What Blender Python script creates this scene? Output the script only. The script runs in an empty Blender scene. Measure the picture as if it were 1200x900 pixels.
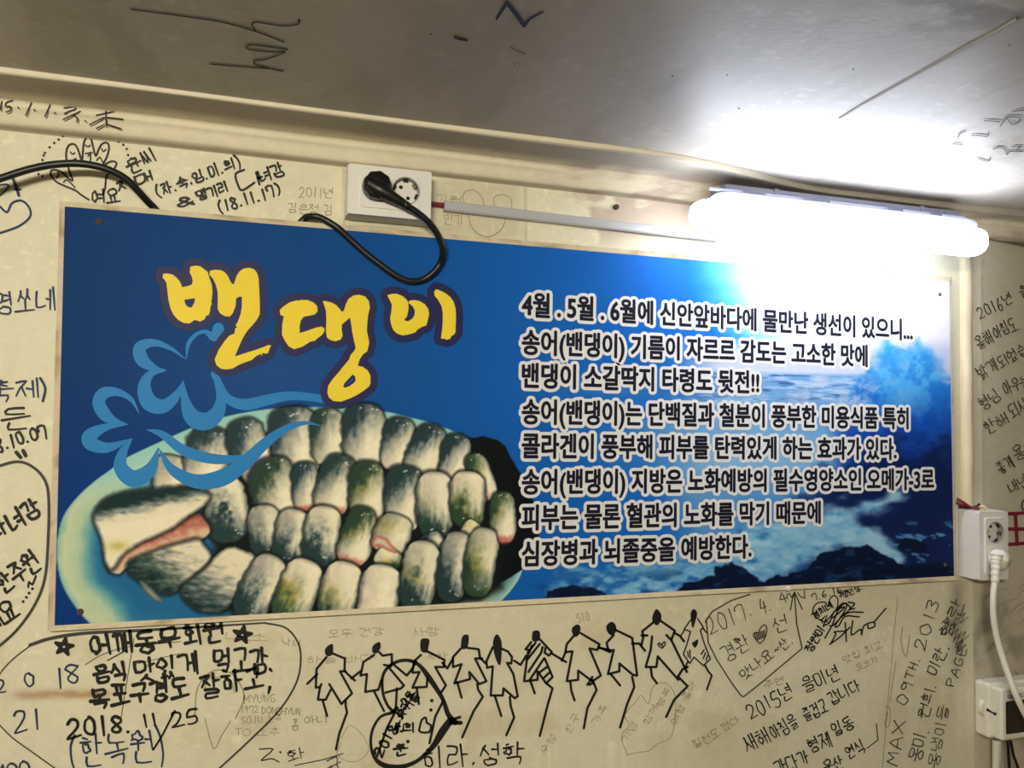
import bpy, bmesh, math, random
import numpy as np
from mathutils import Vector, Matrix

SC = bpy.context.scene
COL = SC.collection
random.seed(5)
RNG = np.random.default_rng(11)

# ------------------------------------------------------------------ camera
F = 950.0                                     # focal length for a 1200 px wide frame
CAM = np.array([0.22348141, -1.12599425, 0.26268878])
R = np.array([[0.9523424, -0.30458237, 0.01653879],
              [0.02863136, 0.03527827, -0.99896731],
              [0.30368437, 0.95183245, 0.0423176]])     # rows: camera right, down, forward
cd = bpy.data.cameras.new('camera')
cd.sensor_width = 36.0
cd.lens = 36.0 * F / 1200.0
cd.clip_start = 0.01
cam = bpy.data.objects.new('camera', cd)
COL.objects.link(cam)
r_, d_, f_ = R
r_ = r_ / np.linalg.norm(r_)
f_ = f_ - r_ * (f_ @ r_); f_ /= np.linalg.norm(f_)
u_ = np.cross(r_, f_)
cam.matrix_world = Matrix(((r_[0], u_[0], -f_[0], CAM[0]), (r_[1], u_[1], -f_[1], CAM[1]),
                           (r_[2], u_[2], -f_[2], CAM[2]), (0, 0, 0, 1)))
SC.camera = cam

# ------------------------------------------------------------------ light and exposure
TUBE_STRENGTH = 27.0
ROOM_LAMP_W = 27.0
WORLD = (1.0, 0.94, 0.82, 0.06)
w = bpy.data.worlds.new('room_air')
SC.world = w
w.use_nodes = True
w.node_tree.nodes['Background'].inputs[0].default_value = (*WORLD[:3], 1)
w.node_tree.nodes['Background'].inputs[1].default_value = WORLD[3]
ld = bpy.data.lights.new('room_ceiling_light', 'AREA')
ld.shape = 'RECTANGLE'; ld.size = 0.5; ld.size_y = 0.12
ld.energy = ROOM_LAMP_W
ld.color = (1.0, 0.92, 0.73)
lo = bpy.data.objects.new('room_ceiling_light', ld)
lo.location = (-0.15, -1.75, 0.60)
COL.objects.link(lo)
lo.rotation_euler = (Vector((0.35, 0, 0.15)) - Vector(lo.location)).to_track_quat('-Z', 'Y').to_euler()
SC.view_settings.view_transform = 'Standard'
SC.view_settings.look = 'None'
SC.view_settings.gamma = 1.0
SC.view_settings.exposure = 0.0
SC.view_settings.use_curve_mapping = False

# ------------------------------------------------------------------ image pixels to world points, by rays from the camera
def pt(px, py, axis=1, val=0.0):
    """point of the plane (axis = val) seen at a reference pixel"""
    d = R.T @ np.array([(px - 600) / F, (py - 450) / F, 1.0])
    return CAM + (val - CAM[axis]) / d[axis] * d

RW_X, RW_A = 1.442, math.radians(11)          # the right wall turns back a little here
def back(px, py, off=0.0):
    return pt(px, py, 1, -off)
def rw_y(s):
    return math.tan(RW_A) * (s - .035 * (1 - np.exp(-s / .035)))
def right(px, py, off=0.0):
    y = 0.0
    for _ in range(12):
        p = pt(px, py, 1, y - off)
        y = 0.5 * y + 0.5 * float(rw_y(max(0.0, p[0] - RW_X)))
    return p
CEIL_Z = 0.648
def ceil(px, py, off=0.0):
    return pt(px, py, 2, CEIL_Z - off)
def on_y(y):
    return lambda px, py, off=0.0: pt(px, py, 1, y - off)

def lin(c):
    c = np.asarray(c, float) / 255.0
    return np.where(c <= 0.04045, c / 12.92, ((c + 0.055) / 1.055) ** 2.4)

# ------------------------------------------------------------------ materials
def mat(name, rgb=(200, 200, 200), rough=0.6, spec=0.5, metal=0.0, emit=None, strength=0.0, bump=None, var=None, attr=None, coat=0.0):
    m = bpy.data.materials.new(name)
    m.use_nodes = True
    nt = m.node_tree; N = nt.nodes; L = nt.links
    b = N['Principled BSDF']
    col = (*lin(rgb), 1.0)
    b.inputs['Base Color'].default_value = col
    b.inputs['Roughness'].default_value = rough
    b.inputs['Specular IOR Level'].default_value = spec
    b.inputs['Metallic'].default_value = metal
    b.inputs['Coat Weight'].default_value = coat
    if emit is not None:
        b.inputs['Emission Color'].default_value = (*emit, 1)
        b.inputs['Emission Strength'].default_value = strength
    tc = N.new('ShaderNodeTexCoord')
    src = None
    if attr:
        a = N.new('ShaderNodeAttribute'); a.attribute_name = attr
        src = a.outputs['Color']
    if var:
        sc, amt = var
        nz = N.new('ShaderNodeTexNoise'); nz.inputs['Scale'].default_value = sc
        nz.inputs['Detail'].default_value = 6; nz.inputs['Roughness'].default_value = 0.65
        L.new(tc.outputs['Object'], nz.inputs['Vector'])
        mr = N.new('ShaderNodeMapRange')
        mr.inputs['From Min'].default_value = 0.3; mr.inputs['From Max'].default_value = 0.7
        mr.inputs['To Min'].default_value = 1 - amt; mr.inputs['To Max'].default_value = 1 + amt
        L.new(nz.outputs['Fac'], mr.inputs['Value'])
        mx = N.new('ShaderNodeMix'); mx.data_type = 'RGBA'; mx.blend_type = 'MULTIPLY'
        mx.inputs['Factor'].default_value = 1.0
        if src is not None: L.new(src, mx.inputs[6])
        else: mx.inputs[6].default_value = col
        L.new(mr.outputs['Result'], mx.inputs[7])
        src = mx.outputs[2]
    if src is not None:
        L.new(src, b.inputs['Base Color'])
    if bump:
        sc, st, dist = bump
        nz = N.new('ShaderNodeTexNoise'); nz.inputs['Scale'].default_value = sc
        nz.inputs['Detail'].default_value = 4
        mp = N.new('ShaderNodeMapping'); mp.inputs['Scale'].default_value = (0.45, 1, 1.6)
        L.new(tc.outputs['Object'], mp.inputs['Vector']); L.new(mp.outputs['Vector'], nz.inputs['Vector'])
        bp = N.new('ShaderNodeBump'); bp.inputs['Strength'].default_value = st
        bp.inputs['Distance'].default_value = dist
        L.new(nz.outputs['Fac'], bp.inputs['Height'])
        L.new(bp.outputs['Normal'], b.inputs['Normal'])
    return m

M = {}
M['paper'] = mat('wallpaper', attr='tint', rough=0.62, spec=0.35, bump=(260, 0.25, 0.0012), var=(60, 0.05))
M['ceiling'] = mat('ceiling_wallpaper', attr='tint', rough=0.5, spec=0.4, bump=(230, 0.22, 0.0012), var=(45, 0.05))
M['plainwall'] = mat('plain_wall', (200, 190, 165), var=(5, 0.05))
M['floor'] = mat('floor_lino', (120, 100, 78), rough=0.5, var=(8, 0.1))
M['print'] = mat('poster_print', attr='tint', rough=0.55, spec=0.08, bump=(900, 0.05, 0.0004))
M['border'] = mat('poster_border', attr='tint', rough=0.6, spec=0.3, var=(70, 0.10))
M['black_ink'] = mat('black_marker', (30, 30, 28), rough=0.55, spec=0.3)
M['grey_ink'] = mat('worn_marker', (66, 66, 58), rough=0.6, spec=0.3)
M['blue_ink'] = mat('blue_marker', (40, 56, 88), rough=0.6, spec=0.3)
M['red_ink'] = mat('red_marker', (130, 28, 52), rough=0.6, spec=0.3)
M['pencil'] = mat('pencil', (158, 152, 126), rough=0.7, spec=0.2)
M['seam'] = mat('paper_seam', (168, 162, 156), rough=0.7, spec=0.2)
M['p_black'] = mat('print_black', (24, 26, 44), rough=0.5, spec=0.15)
M['p_white'] = mat('print_white', (225, 225, 228), rough=0.5, spec=0.15)
M['p_yellow'] = mat('print_yellow', (240, 214, 60), rough=0.5, spec=0.15, var=(40, 0.03))
M['p_navy'] = mat('print_navy', (36, 40, 86), rough=0.5, spec=0.15)
M['p_flower'] = mat('print_light_blue', (34, 126, 196), rough=0.5, spec=0.15)
M['white_plastic'] = mat('white_plastic', (226, 224, 220), rough=0.38, spec=0.5, var=(30, 0.02))
M['aged_plastic'] = mat('aged_plastic', (232, 228, 214), rough=0.45, spec=0.4, var=(20, 0.06))
M['grey_plastic'] = mat('socket_grey', (150, 150, 146), rough=0.45)
M['dark_hole'] = mat('dark_hole', (18, 17, 16), rough=0.8)
M['rubber'] = mat('black_rubber', (17, 18, 20), rough=0.42, spec=0.5)
M['white_cord'] = mat('white_cord', (232, 228, 216), rough=0.4)
M['duct'] = mat('duct_plastic', (176, 178, 182), rough=0.4, spec=0.5, var=(20, 0.04))
M['red_wire'] = mat('red_wire', (120, 22, 44), rough=0.5)
M['yellow_wire'] = mat('yellow_wire', (226, 190, 84), rough=0.5)
M['lamp_body'] = mat('lamp_housing', (124, 126, 150), rough=0.35)
M['lamp_rim'] = mat('lamp_rim', (128, 132, 148), rough=0.4)
M['diffuser'] = mat('lamp_diffuser', (245, 247, 255), rough=0.4, emit=(0.83, 0.89, 1.0), strength=TUBE_STRENGTH)
M['steel'] = mat('screw_steel', (120, 112, 100), rough=0.4, metal=0.8)
M['rust'] = mat('rusty_screw', (74, 56, 44), rough=0.8)
M['brown_glass'] = mat('smoked_cover', (38, 32, 24), rough=0.18, spec=0.6)

# ------------------------------------------------------------------ object helpers
def tag(o, label=None, cat=None, group=None, kind=None):
    if label: o['label'] = label
    if cat: o['category'] = cat
    if group: o['group'] = group
    if kind: o['kind'] = kind
    return o

def empty(name, loc, label, cat, group=None):
    o = bpy.data.objects.new(name, None)
    o.empty_display_size = 0.02
    o.location = loc
    COL.objects.link(o)
    return tag(o, label, cat, group)

def link(name, me, m, parent=None):
    if m is not None and not me.materials:
        me.materials.append(m)
    o = bpy.data.objects.new(name, me)
    COL.objects.link(o)
    if parent is not None:
        o.parent = parent
        o.matrix_parent_inverse = Matrix.Identity(4)
        # vertices are written in world space: bring them into the parent's space
        off = Vector((0, 0, 0)); p = parent
        while p is not None:
            off += Vector(p.location); p = p.parent
        if off.length > 0:
            me.transform(Matrix.Translation(-off))
    return o

def from_lists(name, V, Fc, m, parent=None, smooth=False):
    me = bpy.data.meshes.new(name)
    me.from_pydata([tuple(map(float, v)) for v in V], [], Fc)
    if smooth:
        me.polygons.foreach_set('use_smooth', [True] * len(me.polygons))
    me.update()
    return link(name, me, m, parent)

def from_bm(name, bm, m, parent=None, smooth=False):
    me = bpy.data.meshes.new(name)
    bmesh.ops.recalc_face_normals(bm, faces=bm.faces)
    bm.to_mesh(me); bm.free()
    if smooth:
        for p in me.polygons: p.use_smooth = True
    return link(name, me, m, parent)

def box_bm(x0, x1, y0, y1, z0, z1, bev=0.0, seg=2, bm=None):
    bm2 = bmesh.new()
    bmesh.ops.create_cube(bm2, size=1.0)
    bmesh.ops.scale(bm2, vec=(x1 - x0, y1 - y0, z1 - z0), verts=bm2.verts)
    bmesh.ops.translate(bm2, vec=((x0 + x1) / 2, (y0 + y1) / 2, (z0 + z1) / 2), verts=bm2.verts)
    if bev > 0:
        bmesh.ops.bevel(bm2, geom=bm2.edges[:], offset=bev, segments=seg, affect='EDGES', profile=0.5)
    if bm is None: return bm2
    me = bpy.data.meshes.new('tmp'); bm2.to_mesh(me); bm2.free(); bm.from_mesh(me)
    bpy.data.meshes.remove(me)
    return bm

def box(name, b, m, parent=None, bev=0.0, seg=2):
    return from_bm(name, box_bm(*b, bev=bev, seg=seg), m, parent)

def disc_y(name, x, z, y0, y1, r, m, parent, n=32, r1=None, hole=None):
    """round body along y, from y0 (back) to y1 (front, nearer the room)"""
    r1 = r if r1 is None else r1
    V = []; Fc = []
    rings = [(y0, r), (y1 + 0.0006 if y1 < y0 else y1, r), (y1, r1)]
    for (yy, rr) in rings:
        for k in range(n):
            a = 2 * math.pi * k / n
            V.append((x + rr * math.cos(a), yy, z + rr * math.sin(a)))
    for j in range(2):
        for k in range(n):
            Fc.append((j * n + k, j * n + (k + 1) % n, (j + 1) * n + (k + 1) % n, (j + 1) * n + k))
    Fc.append(tuple(range(2 * n, 3 * n)))
    Fc.append(tuple(reversed(range(n))))
    return from_lists(name, V, Fc, m, parent)

def catmull(P, n=8, closed=False):
    P = [np.asarray(p, float) for p in P]
    if len(P) < 3: return P
    out = []
    m_ = len(P)
    rng = range(m_) if closed else range(m_ - 1)
    for i in rng:
        p0 = P[(i - 1) % m_] if (closed or i > 0) else 2 * P[0] - P[1]
        p1 = P[i]; p2 = P[(i + 1) % m_]
        p3 = P[(i + 2) % m_] if (closed or i + 2 < m_) else 2 * P[-1] - P[-2]
        for k in range(n):
            t = k / n
            out.append(0.5 * ((2 * p1) + (-p0 + p2) * t + (2 * p0 - 5 * p1 + 4 * p2 - p3) * t * t + (-p0 + 3 * p1 - 3 * p2 + p3) * t ** 3))
    if not closed: out.append(P[-1])
    return out

def tube(name, pts, r, m, parent=None, n=12, sm=8, radii=None):
    P = catmull([np.asarray(p, float) for p in pts], sm)
    if radii is not None:
        rr = np.interp(np.linspace(0, 1, len(P)), np.linspace(0, 1, len(radii)), radii)
    else: rr = [r] * len(P)
    V = []; Fc = []
    up = np.array([0, -1.0, 0.001])
    for i, p in enumerate(P):
        t = P[min(i + 1, len(P) - 1)] - P[max(i - 1, 0)]
        t = t / (np.linalg.norm(t) + 1e-12)
        a = up - t * (up @ t)
        if np.linalg.norm(a) < 0.05: a = np.array([1.0, 0, 0]) - t * t[0]
        a /= np.linalg.norm(a); b = np.cross(t, a)
        up = a
        for k in range(n):
            an = 2 * math.pi * k / n
            V.append(p + rr[i] * (a * math.cos(an) + b * math.sin(an)))
    for i in range(len(P) - 1):
        for k in range(n):
            Fc.append((i * n + k, i * n + (k + 1) % n, (i + 1) * n + (k + 1) % n, (i + 1) * n + k))
    Fc.append(tuple(reversed(range(n)))); Fc.append(tuple(range((len(P) - 1) * n, len(P) * n)))
    return from_lists(name, V, Fc, m, parent, smooth=True)

from mathutils.geometry import delaunay_2d_cdt
def union2d(V, Fc, eps=1e-4):
    """one layer of triangles covering overlapping flat faces"""
    vs = [Vector((float(p[0]), float(p[1]))) for p in V]
    fs = []
    for f in Fc:
        P = [V[i] for i in f]
        ar = sum(P[i][0] * P[(i + 1) % len(P)][1] - P[(i + 1) % len(P)][0] * P[i][1] for i in range(len(P)))
        if abs(ar) < 1e-9: continue
        fs.append(list(f) if ar > 0 else list(reversed(f)))
    r = delaunay_2d_cdt(vs, [], fs, 0, eps)
    return [(p[0], p[1]) for p in r[0]], [tuple(f) for f, o_ in zip(r[2], r[5]) if len(o_)]

# ------------------------------------------------------------------ flat ink: strokes collected in reference pixels, laid on a surface
class Ink:
    def __init__(s, surf, off=0.0003, merge='chunk'):
        s.surf = surf; s.off = off; s.V = []; s.F = []; s.chunks = []; s.merge = merge
    def _add(s, P, quads):
        b = len(s.V)
        s.V += [(p[0], p[1]) for p in P]
        s.F += [tuple(b + i for i in q) for q in quads]
    def flush(s):
        if s.F: s.chunks.append((s.V, s.F))
        s.V = []; s.F = []
    def disc(s, x, y, r, n=8):
        s._add([(x + r * math.cos(2 * math.pi * k / n), y + r * math.sin(2 * math.pi * k / n)) for k in range(n)], [tuple(range(n))])
    def stroke(s, P, w, smooth=0, flush=True):
        if len(P[0]) == 2: P = [(p[0], p[1], w) for p in P]
        if smooth and len(P) > 2: P = [tuple(p) for p in catmull(P, smooth)]
        n = len(P)
        for i in range(n):
            x, y, ww = P[i]
            ww = max(ww, 0.25)
            s.disc(x, y, ww / 2, (16 if ww > 8 else 8) if ww > 1.6 else 6)
            if i + 1 < n:
                x2, y2, w2 = P[i + 1]
                dx, dy = x2 - x, y2 - y
                L = math.hypot(dx, dy)
                if L < 1e-6: continue
                nx, ny = -dy / L, dx / L
                a, b = ww / 2, max(w2, 0.25) / 2
                s._add([(x + nx * a, y + ny * a), (x - nx * a, y - ny * a), (x2 - nx * b, y2 - ny * b), (x2 + nx * b, y2 + ny * b)], [(0, 1, 2, 3)])
        if flush and s.merge == 'chunk': s.flush()
    def poly(s, P):
        s._add(P, [tuple(range(len(P)))])
        if s.merge == 'chunk': s.flush()
    def build(s, name, m, parent, label=None):
        s.flush()
        V = []; Fc = []
        for cv, cf in s.chunks:
            v, f = (cv, cf) if s.merge == 'none' else union2d(cv, cf)
            b = len(V)
            V += [s.surf(p[0], p[1], s.off) for p in v]
            Fc += [tuple(b + i for i in q) for q in f]
        o = from_lists(name, V, Fc, m, parent)
        if label: o['label'] = label
        return o

# stroke alphabet, unit boxes with y down --------------------------------
def circ(cx=0.5, cy=0.5, rx=0.5, ry=0.5, n=12, a0=-90):
    return [(cx + rx * math.cos(math.radians(a0 + 360 * k / n)), cy + ry * math.sin(math.radians(a0 + 360 * k / n))) for k in range(n + 1)]
CONS = {
 'ㄱ': [[(0, .05), (1, 0), (.8, 1)]], 'ㄴ': [[(.05, 0), (0, .95), (1, .9)]], 'ㄷ': [[(1, .02), (.05, 0), (0, 1), (1, .92)]],
 'ㄹ': [[(0, 0), (.95, 0), (.9, .45), (.05, .5), (0, 1), (1, .95)]], 'ㅁ': [[(0, 0), (.05, 1), (.95, .95), (1, 0), (0, .05)]],
 'ㅂ': [[(0, 0), (.05, 1), (.95, 1), (1, 0)], [(.02, .5), (.98, .48)]], 'ㅅ': [[(.5, 0), (.38, .5), (0, 1)], [(.42, .35), (1, .95)]],
 'ㅇ': [circ()], 'ㅈ': [[(.05, 0), (.95, 0), (.5, .4), (0, 1)], [(.5, .4), (1, .95)]],
 'ㅊ': [[(.35, -.1), (.6, 0)], [(.05, .25), (.95, .22), (.5, .5), (0, 1)], [(.5, .5), (1, .95)]],
 'ㅋ': [[(0, 0), (1, 0), (.8, 1)], [(.05, .5), (.9, .45)]], 'ㅌ': [[(1, 0), (0, 0), (0, 1), (1, .95)], [(.05, .5), (.9, .48)]],
 'ㅍ': [[(0, .02), (1, 0)], [(.3, 0), (.32, 1)], [(.7, 0), (.66, 1)], [(0, 1), (1, .96)]],
 'ㅎ': [[(.3, -.08), (.65, -.02)], [(.02, .25), (.98, .2)], circ(.5, .7, .38, .3)],
}
DBL = {'ㄲ': 'ㄱㄱ', 'ㄸ': 'ㄷㄷ', 'ㅃ': 'ㅂㅂ', 'ㅆ': 'ㅅㅅ', 'ㅉ': 'ㅈㅈ', 'ㄶ': 'ㄴㅎ', 'ㅄ': 'ㅂㅅ', 'ㄺ': 'ㄹㄱ', 'ㅀ': 'ㄹㅎ', 'ㄵ': 'ㄴㅈ', 'ㄻ': 'ㄹㅁ', 'ㄼ': 'ㄹㅂ'}
for k_, v_ in DBL.items():
    CONS[k_] = [[(x * .45, y) for x, y in s] for s in CONS[v_[0]]] + [[(.55 + x * .45, y) for x, y in s] for s in CONS[v_[1]]]
LEAD = 'ㄱㄲㄴㄷㄸㄹㅁㅂㅃㅅㅆㅇㅈㅉㅊㅋㅌㅍㅎ'
VOW = 'ㅏㅐㅑㅒㅓㅔㅕㅖㅗㅘㅙㅚㅛㅜㅝㅞㅟㅠㅡㅢㅣ'
TAIL = ['', 'ㄱ', 'ㄲ', 'ㄱ', 'ㄴ', 'ㄵ', 'ㄶ', 'ㄷ', 'ㄹ', 'ㄺ', 'ㄻ', 'ㄼ', 'ㄹ', 'ㄹ', 'ㄹ', 'ㅀ', 'ㅁ', 'ㅂ', 'ㅄ', 'ㅅ', 'ㅆ', 'ㅇ', 'ㅈ', 'ㅊ', 'ㅋ', 'ㅌ', 'ㅍ', 'ㅎ']
VV = {'ㅏ': [[(.4, 0), (.4, 1)], [(.4, .5), (1, .48)]], 'ㅑ': [[(.4, 0), (.4, 1)], [(.4, .35), (1, .33)], [(.4, .65), (1, .63)]],
      'ㅓ': [[(.8, 0), (.8, 1)], [(.1, .5), (.8, .5)]], 'ㅕ': [[(.8, 0), (.8, 1)], [(.1, .35), (.8, .35)], [(.1, .65), (.8, .65)]],
      'ㅣ': [[(.6, 0), (.55, 1)]], 'ㅐ': [[(.2, .05), (.2, .95)], [(.2, .5), (.8, .5)], [(.8, 0), (.8, 1)]],
      'ㅔ': [[(.5, .05), (.5, .95)], [(0, .5), (.5, .5)], [(.9, 0), (.9, 1)]], 'ㅒ': [[(.2, 0), (.2, 1)], [(.2, .4), (.8, .4)], [(.2, .6), (.8, .6)], [(.8, 0), (.8, 1)]],
      'ㅖ': [[(.5, 0), (.5, 1)], [(0, .35), (.5, .35)], [(0, .6), (.5, .6)], [(.9, 0), (.9, 1)]]}
HV = {'ㅗ': [[(.5, 0), (.5, .8)], [(0, .9), (1, .8)]], 'ㅛ': [[(.35, 0), (.35, .8)], [(.65, 0), (.65, .8)], [(0, .9), (1, .8)]],
      'ㅜ': [[(0, .2), (1, .1)], [(.5, .15), (.5, 1)]], 'ㅠ': [[(0, .2), (1, .1)], [(.33, .15), (.3, 1)], [(.68, .15), (.68, 1)]], 'ㅡ': [[(0, .55), (1, .45)]]}
CMP = {'ㅘ': ('ㅗ', 'ㅏ'), 'ㅙ': ('ㅗ', 'ㅐ'), 'ㅚ': ('ㅗ', 'ㅣ'), 'ㅝ': ('ㅜ', 'ㅓ'), 'ㅞ': ('ㅜ', 'ㅔ'), 'ㅟ': ('ㅜ', 'ㅣ'), 'ㅢ': ('ㅡ', 'ㅣ')}
LAT = {
 '0': [circ(.5, .5, .42, .5)], '1': [[(.55, 0), (.5, 1)]], '2': [[(.05, .2), (.3, 0), (.75, .05), (.8, .35), (.4, .75), (0, 1), (1, .9)]],
 '3': [[(.1, .05), (.7, 0), (.8, .25), (.4, .45), (.85, .65), (.6, .98), (.05, .95)]], '4': [[(.5, 0), (.02, .6), (1, .55)], [(.7, .25), (.65, 1)]],
 '5': [[(.9, 0), (.25, .03), (.15, .45), (.7, .45), (.85, .75), (.5, 1), (.05, .92)]], '6': [[(.7, 0), (.2, .4), (.1, .8), (.45, 1), (.8, .8), (.6, .55), (.15, .7)]],
 '7': [[(.02, .3), (.05, .02), (.9, 0), (.75, 1)]], '8': [[(.8, .15), (.4, 0), (.15, .2), (.75, .7), (.6, 1), (.2, .9), (.2, .65), (.8, .3), (.8, .12)]],
 '9': [[(.8, .2), (.4, 0), (.15, .25), (.4, .5), (.8, .3), (.8, .1), (.75, 1)]],
 '.': [[(.3, .93), (.4, .97)]], ',': [[(.4, .85), (.25, 1.1)]], '(': [[(.8, -.1), (.35, .25), (.3, .75), (.7, 1.15)]], ')': [[(.2, -.1), (.65, .25), (.7, .75), (.3, 1.15)]],
 '/': [[(.8, -.1), (.2, 1.2)]], '~': [[(0, .6), (.3, .4), (.6, .6), (1, .4)]], '-': [[(0, .55), (1, .45)]], '"': [[(.2, 0), (.25, .4)], [(.7, 0), (.65, .4)]],
 '&': [[(1, .9), (.3, .25), (.5, 0), (.7, .2), (.1, .75), (.35, 1), (.9, .6)]], '!': [[(.5, 0), (.5, .7)], [(.5, .95), (.5, 1)]],
 'A': [[(0, 1), (.5, 0), (1, 1)], [(.2, .65), (.8, .6)]], 'C': [[(.9, .1), (.3, .05), (.05, .5), (.3, .95), (.95, .9)]], 'D': [[(.1, 0), (.1, 1), (.8, .75), (.85, .3), (.1, 0)]],
 'E': [[(.9, 0), (.1, 0), (.1, 1), (.95, 1)], [(.1, .5), (.8, .5)]], 'G': [[(.9, .1), (.3, .05), (.05, .5), (.3, 1), (.9, .9), (.9, .55), (.5, .55)]], 'H': [[(.1, 0), (.1, 1)], [(.1, .5), (.9, .48)], [(.9, 0), (.9, 1)]],
 'I': [[(.5, 0), (.5, 1)]], 'J': [[(.7, 0), (.7, .8), (.4, 1), (.1, .8)]], 'M': [[(0, 1), (.1, 0), (.5, .6), (.9, 0), (1, 1)]], 'N': [[(.1, 1), (.1, 0), (.9, 1), (.9, 0)]],
 'O': [circ()], 'P': [[(.1, 1), (.1, 0), (.8, .1), (.8, .4), (.1, .55)]], 'R': [[(.1, 1), (.1, 0), (.8, .15), (.1, .5), (.9, 1)]], 'S': [[(.9, .1), (.3, 0), (.1, .3), (.85, .65), (.6, 1), (.05, .9)]],
 'T': [[(0, 0), (1, 0)], [(.5, 0), (.5, 1)]], 'U': [[(.1, 0), (.15, .85), (.5, 1), (.85, .85), (.9, 0)]], 'V': [[(.1, 0), (.5, 1), (.9, 0)]], 'X': [[(0, 0), (1, 1)], [(1, 0), (0, 1)]], 'Y': [[(0, 0), (.5, .5)], [(1, 0), (.4, 1)]],
}
def place(strokes, b):
    x0, y0, x1, y1 = b
    return [[(x0 + (x1 - x0) * x, y0 + (y1 - y0) * y) for x, y in s] for s in strokes]
def glyph(ch):
    """strokes in a unit cell and the advance"""
    o = ord(ch) - 0xAC00
    if 0 <= o < 11172:
        l = LEAD[o // 588]; v = VOW[(o % 588) // 28]; t = TAIL[o % 28]
        S = []
        if v in VV:
            h = .55 if t else .95
            S += place(CONS[l], (.02, .06, .46, .06 + h * .85)); S += place(VV[v], (.52, -.03, .98, h + .05))
        elif v in HV:
            if t: S += place(CONS[l], (.2, 0, .8, .3)); S += place(HV[v], (0, .34, 1, .62))
            else: S += place(CONS[l], (.18, .0, .82, .45)); S += place(HV[v], (0, .52, 1, 1))
        else:
            a, b2 = CMP[v]
            hh = .6 if t else .95
            S += place(CONS[l], (.08, .02, .55, hh * .48)); S += place(HV[a], (0, hh * .52, .66, hh)); S += place(VV[b2], (.66, -.03, 1, hh + .05))
        if t: S += place(CONS[t], (.2, .7, .82, 1.02))
        return S, 1.12
    if ch in LAT:
        wd = .28 if ch in '.,!"' else (.42 if ch in '1I()' else .62)
        return place(LAT[ch], (0, 0, wd, 1)), wd + .16
    return [], .45

def write(ink, text, p0, p1, h, w, rnd=0.05, slant=0.0, smooth=2, upright=0.0):
    gs = [glyph(c) for c in text]
    tot = sum(a for _, a in gs) - .12
    dx, dy = p1[0] - p0[0], p1[1] - p0[1]
    L = math.hypot(dx, dy)
    ux, uy = dx / L, dy / L
    vx, vy = -uy * (1 - upright), ux * (1 - upright) + upright      # down the page
    sx = L / tot
    cur = 0
    rr = random.Random(hash(len(text)) * 31 + int(p0[0] * 7 + p0[1] * 13))
    for S, a in gs:
        jy = rr.uniform(-.06, .06); sc = 1 + rr.uniform(-.07, .07)
        for s in S:
            P = []
            for (x, y) in s:
                x += rr.uniform(-rnd, rnd); y += rr.uniform(-rnd, rnd)
                X = cur + x + slant * (1 - y); Y = (y * sc - 1 + jy) * h
                P.append((p0[0] + ux * X * sx + vx * Y, p0[1] + uy * X * sx + vy * Y))
            n = len(P)
            P = [(p[0], p[1], w * (1.05 - .35 * (i / max(1, n - 1)))) for i, p in enumerate(P)]
            ink.stroke(P, w, smooth if n > 3 else (smooth if n > 2 else 0), flush=False)
        if ink.merge == 'chunk': ink.flush()
        cur += a

def cz(ox, oy, s, P):
    return [(ox + p[0] / s, oy + p[1] / s) + tuple(p[2:]) for p in P]

# ------------------------------------------------------------------ noise for painted surfaces
def vnoise(x, y, seed=0):
    xi = np.floor(x).astype(np.int64); yi = np.floor(y).astype(np.int64)
    xf = x - xi; yf = y - yi
    def hsh(a, b):
        n = (a * 374761393 + b * 668265263 + seed * 1442695041) & 0xFFFFFFFF
        n = ((n ^ (n >> 13)) * 1274126177) & 0xFFFFFFFF
        return ((n ^ (n >> 16)) & 0xFFFF) / 65535.0
    u = xf * xf * (3 - 2 * xf); v = yf * yf * (3 - 2 * yf)
    return (hsh(xi, yi) * (1 - u) + hsh(xi + 1, yi) * u) * (1 - v) + (hsh(xi, yi + 1) * (1 - u) + hsh(xi + 1, yi + 1) * u) * v
def fbm(x, y, oct=4, seed=0, gain=.5):
    a = 1; t = 0; s = 0
    for k in range(oct):
        s = s + a * vnoise(x * 2 ** k + 17.3 * k, y * 2 ** k + 5.1 * k, seed + k); t += a; a *= gain
    return s / t
def sstep(a, b, x):
    t = np.clip((x - a) / (b - a), 0, 1); return t * t * (3 - 2 * t)
def poly_sd(px, py, P):
    """signed distance to polygon, positive inside"""
    P = np.asarray(P, float); n = len(P)
    d = np.full(px.shape, 1e9); ins = np.zeros(px.shape, bool)
    for i in range(n):
        a = P[i]; b = P[(i + 1) % n]
        e = b - a; L2 = e @ e + 1e-12
        t = np.clip(((px - a[0]) * e[0] + (py - a[1]) * e[1]) / L2, 0, 1)
        d = np.minimum(d, np.hypot(px - a[0] - t * e[0], py - a[1] - t * e[1]))
        c = ((a[1] > py) != (b[1] > py))
        with np.errstate(divide='ignore', invalid='ignore'):
            xx = (b[0] - a[0]) * (py - a[1]) / (b[1] - a[1] + 1e-12) + a[0]
        ins ^= c & (px < xx)
    return np.where(ins, d, -d)

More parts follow.
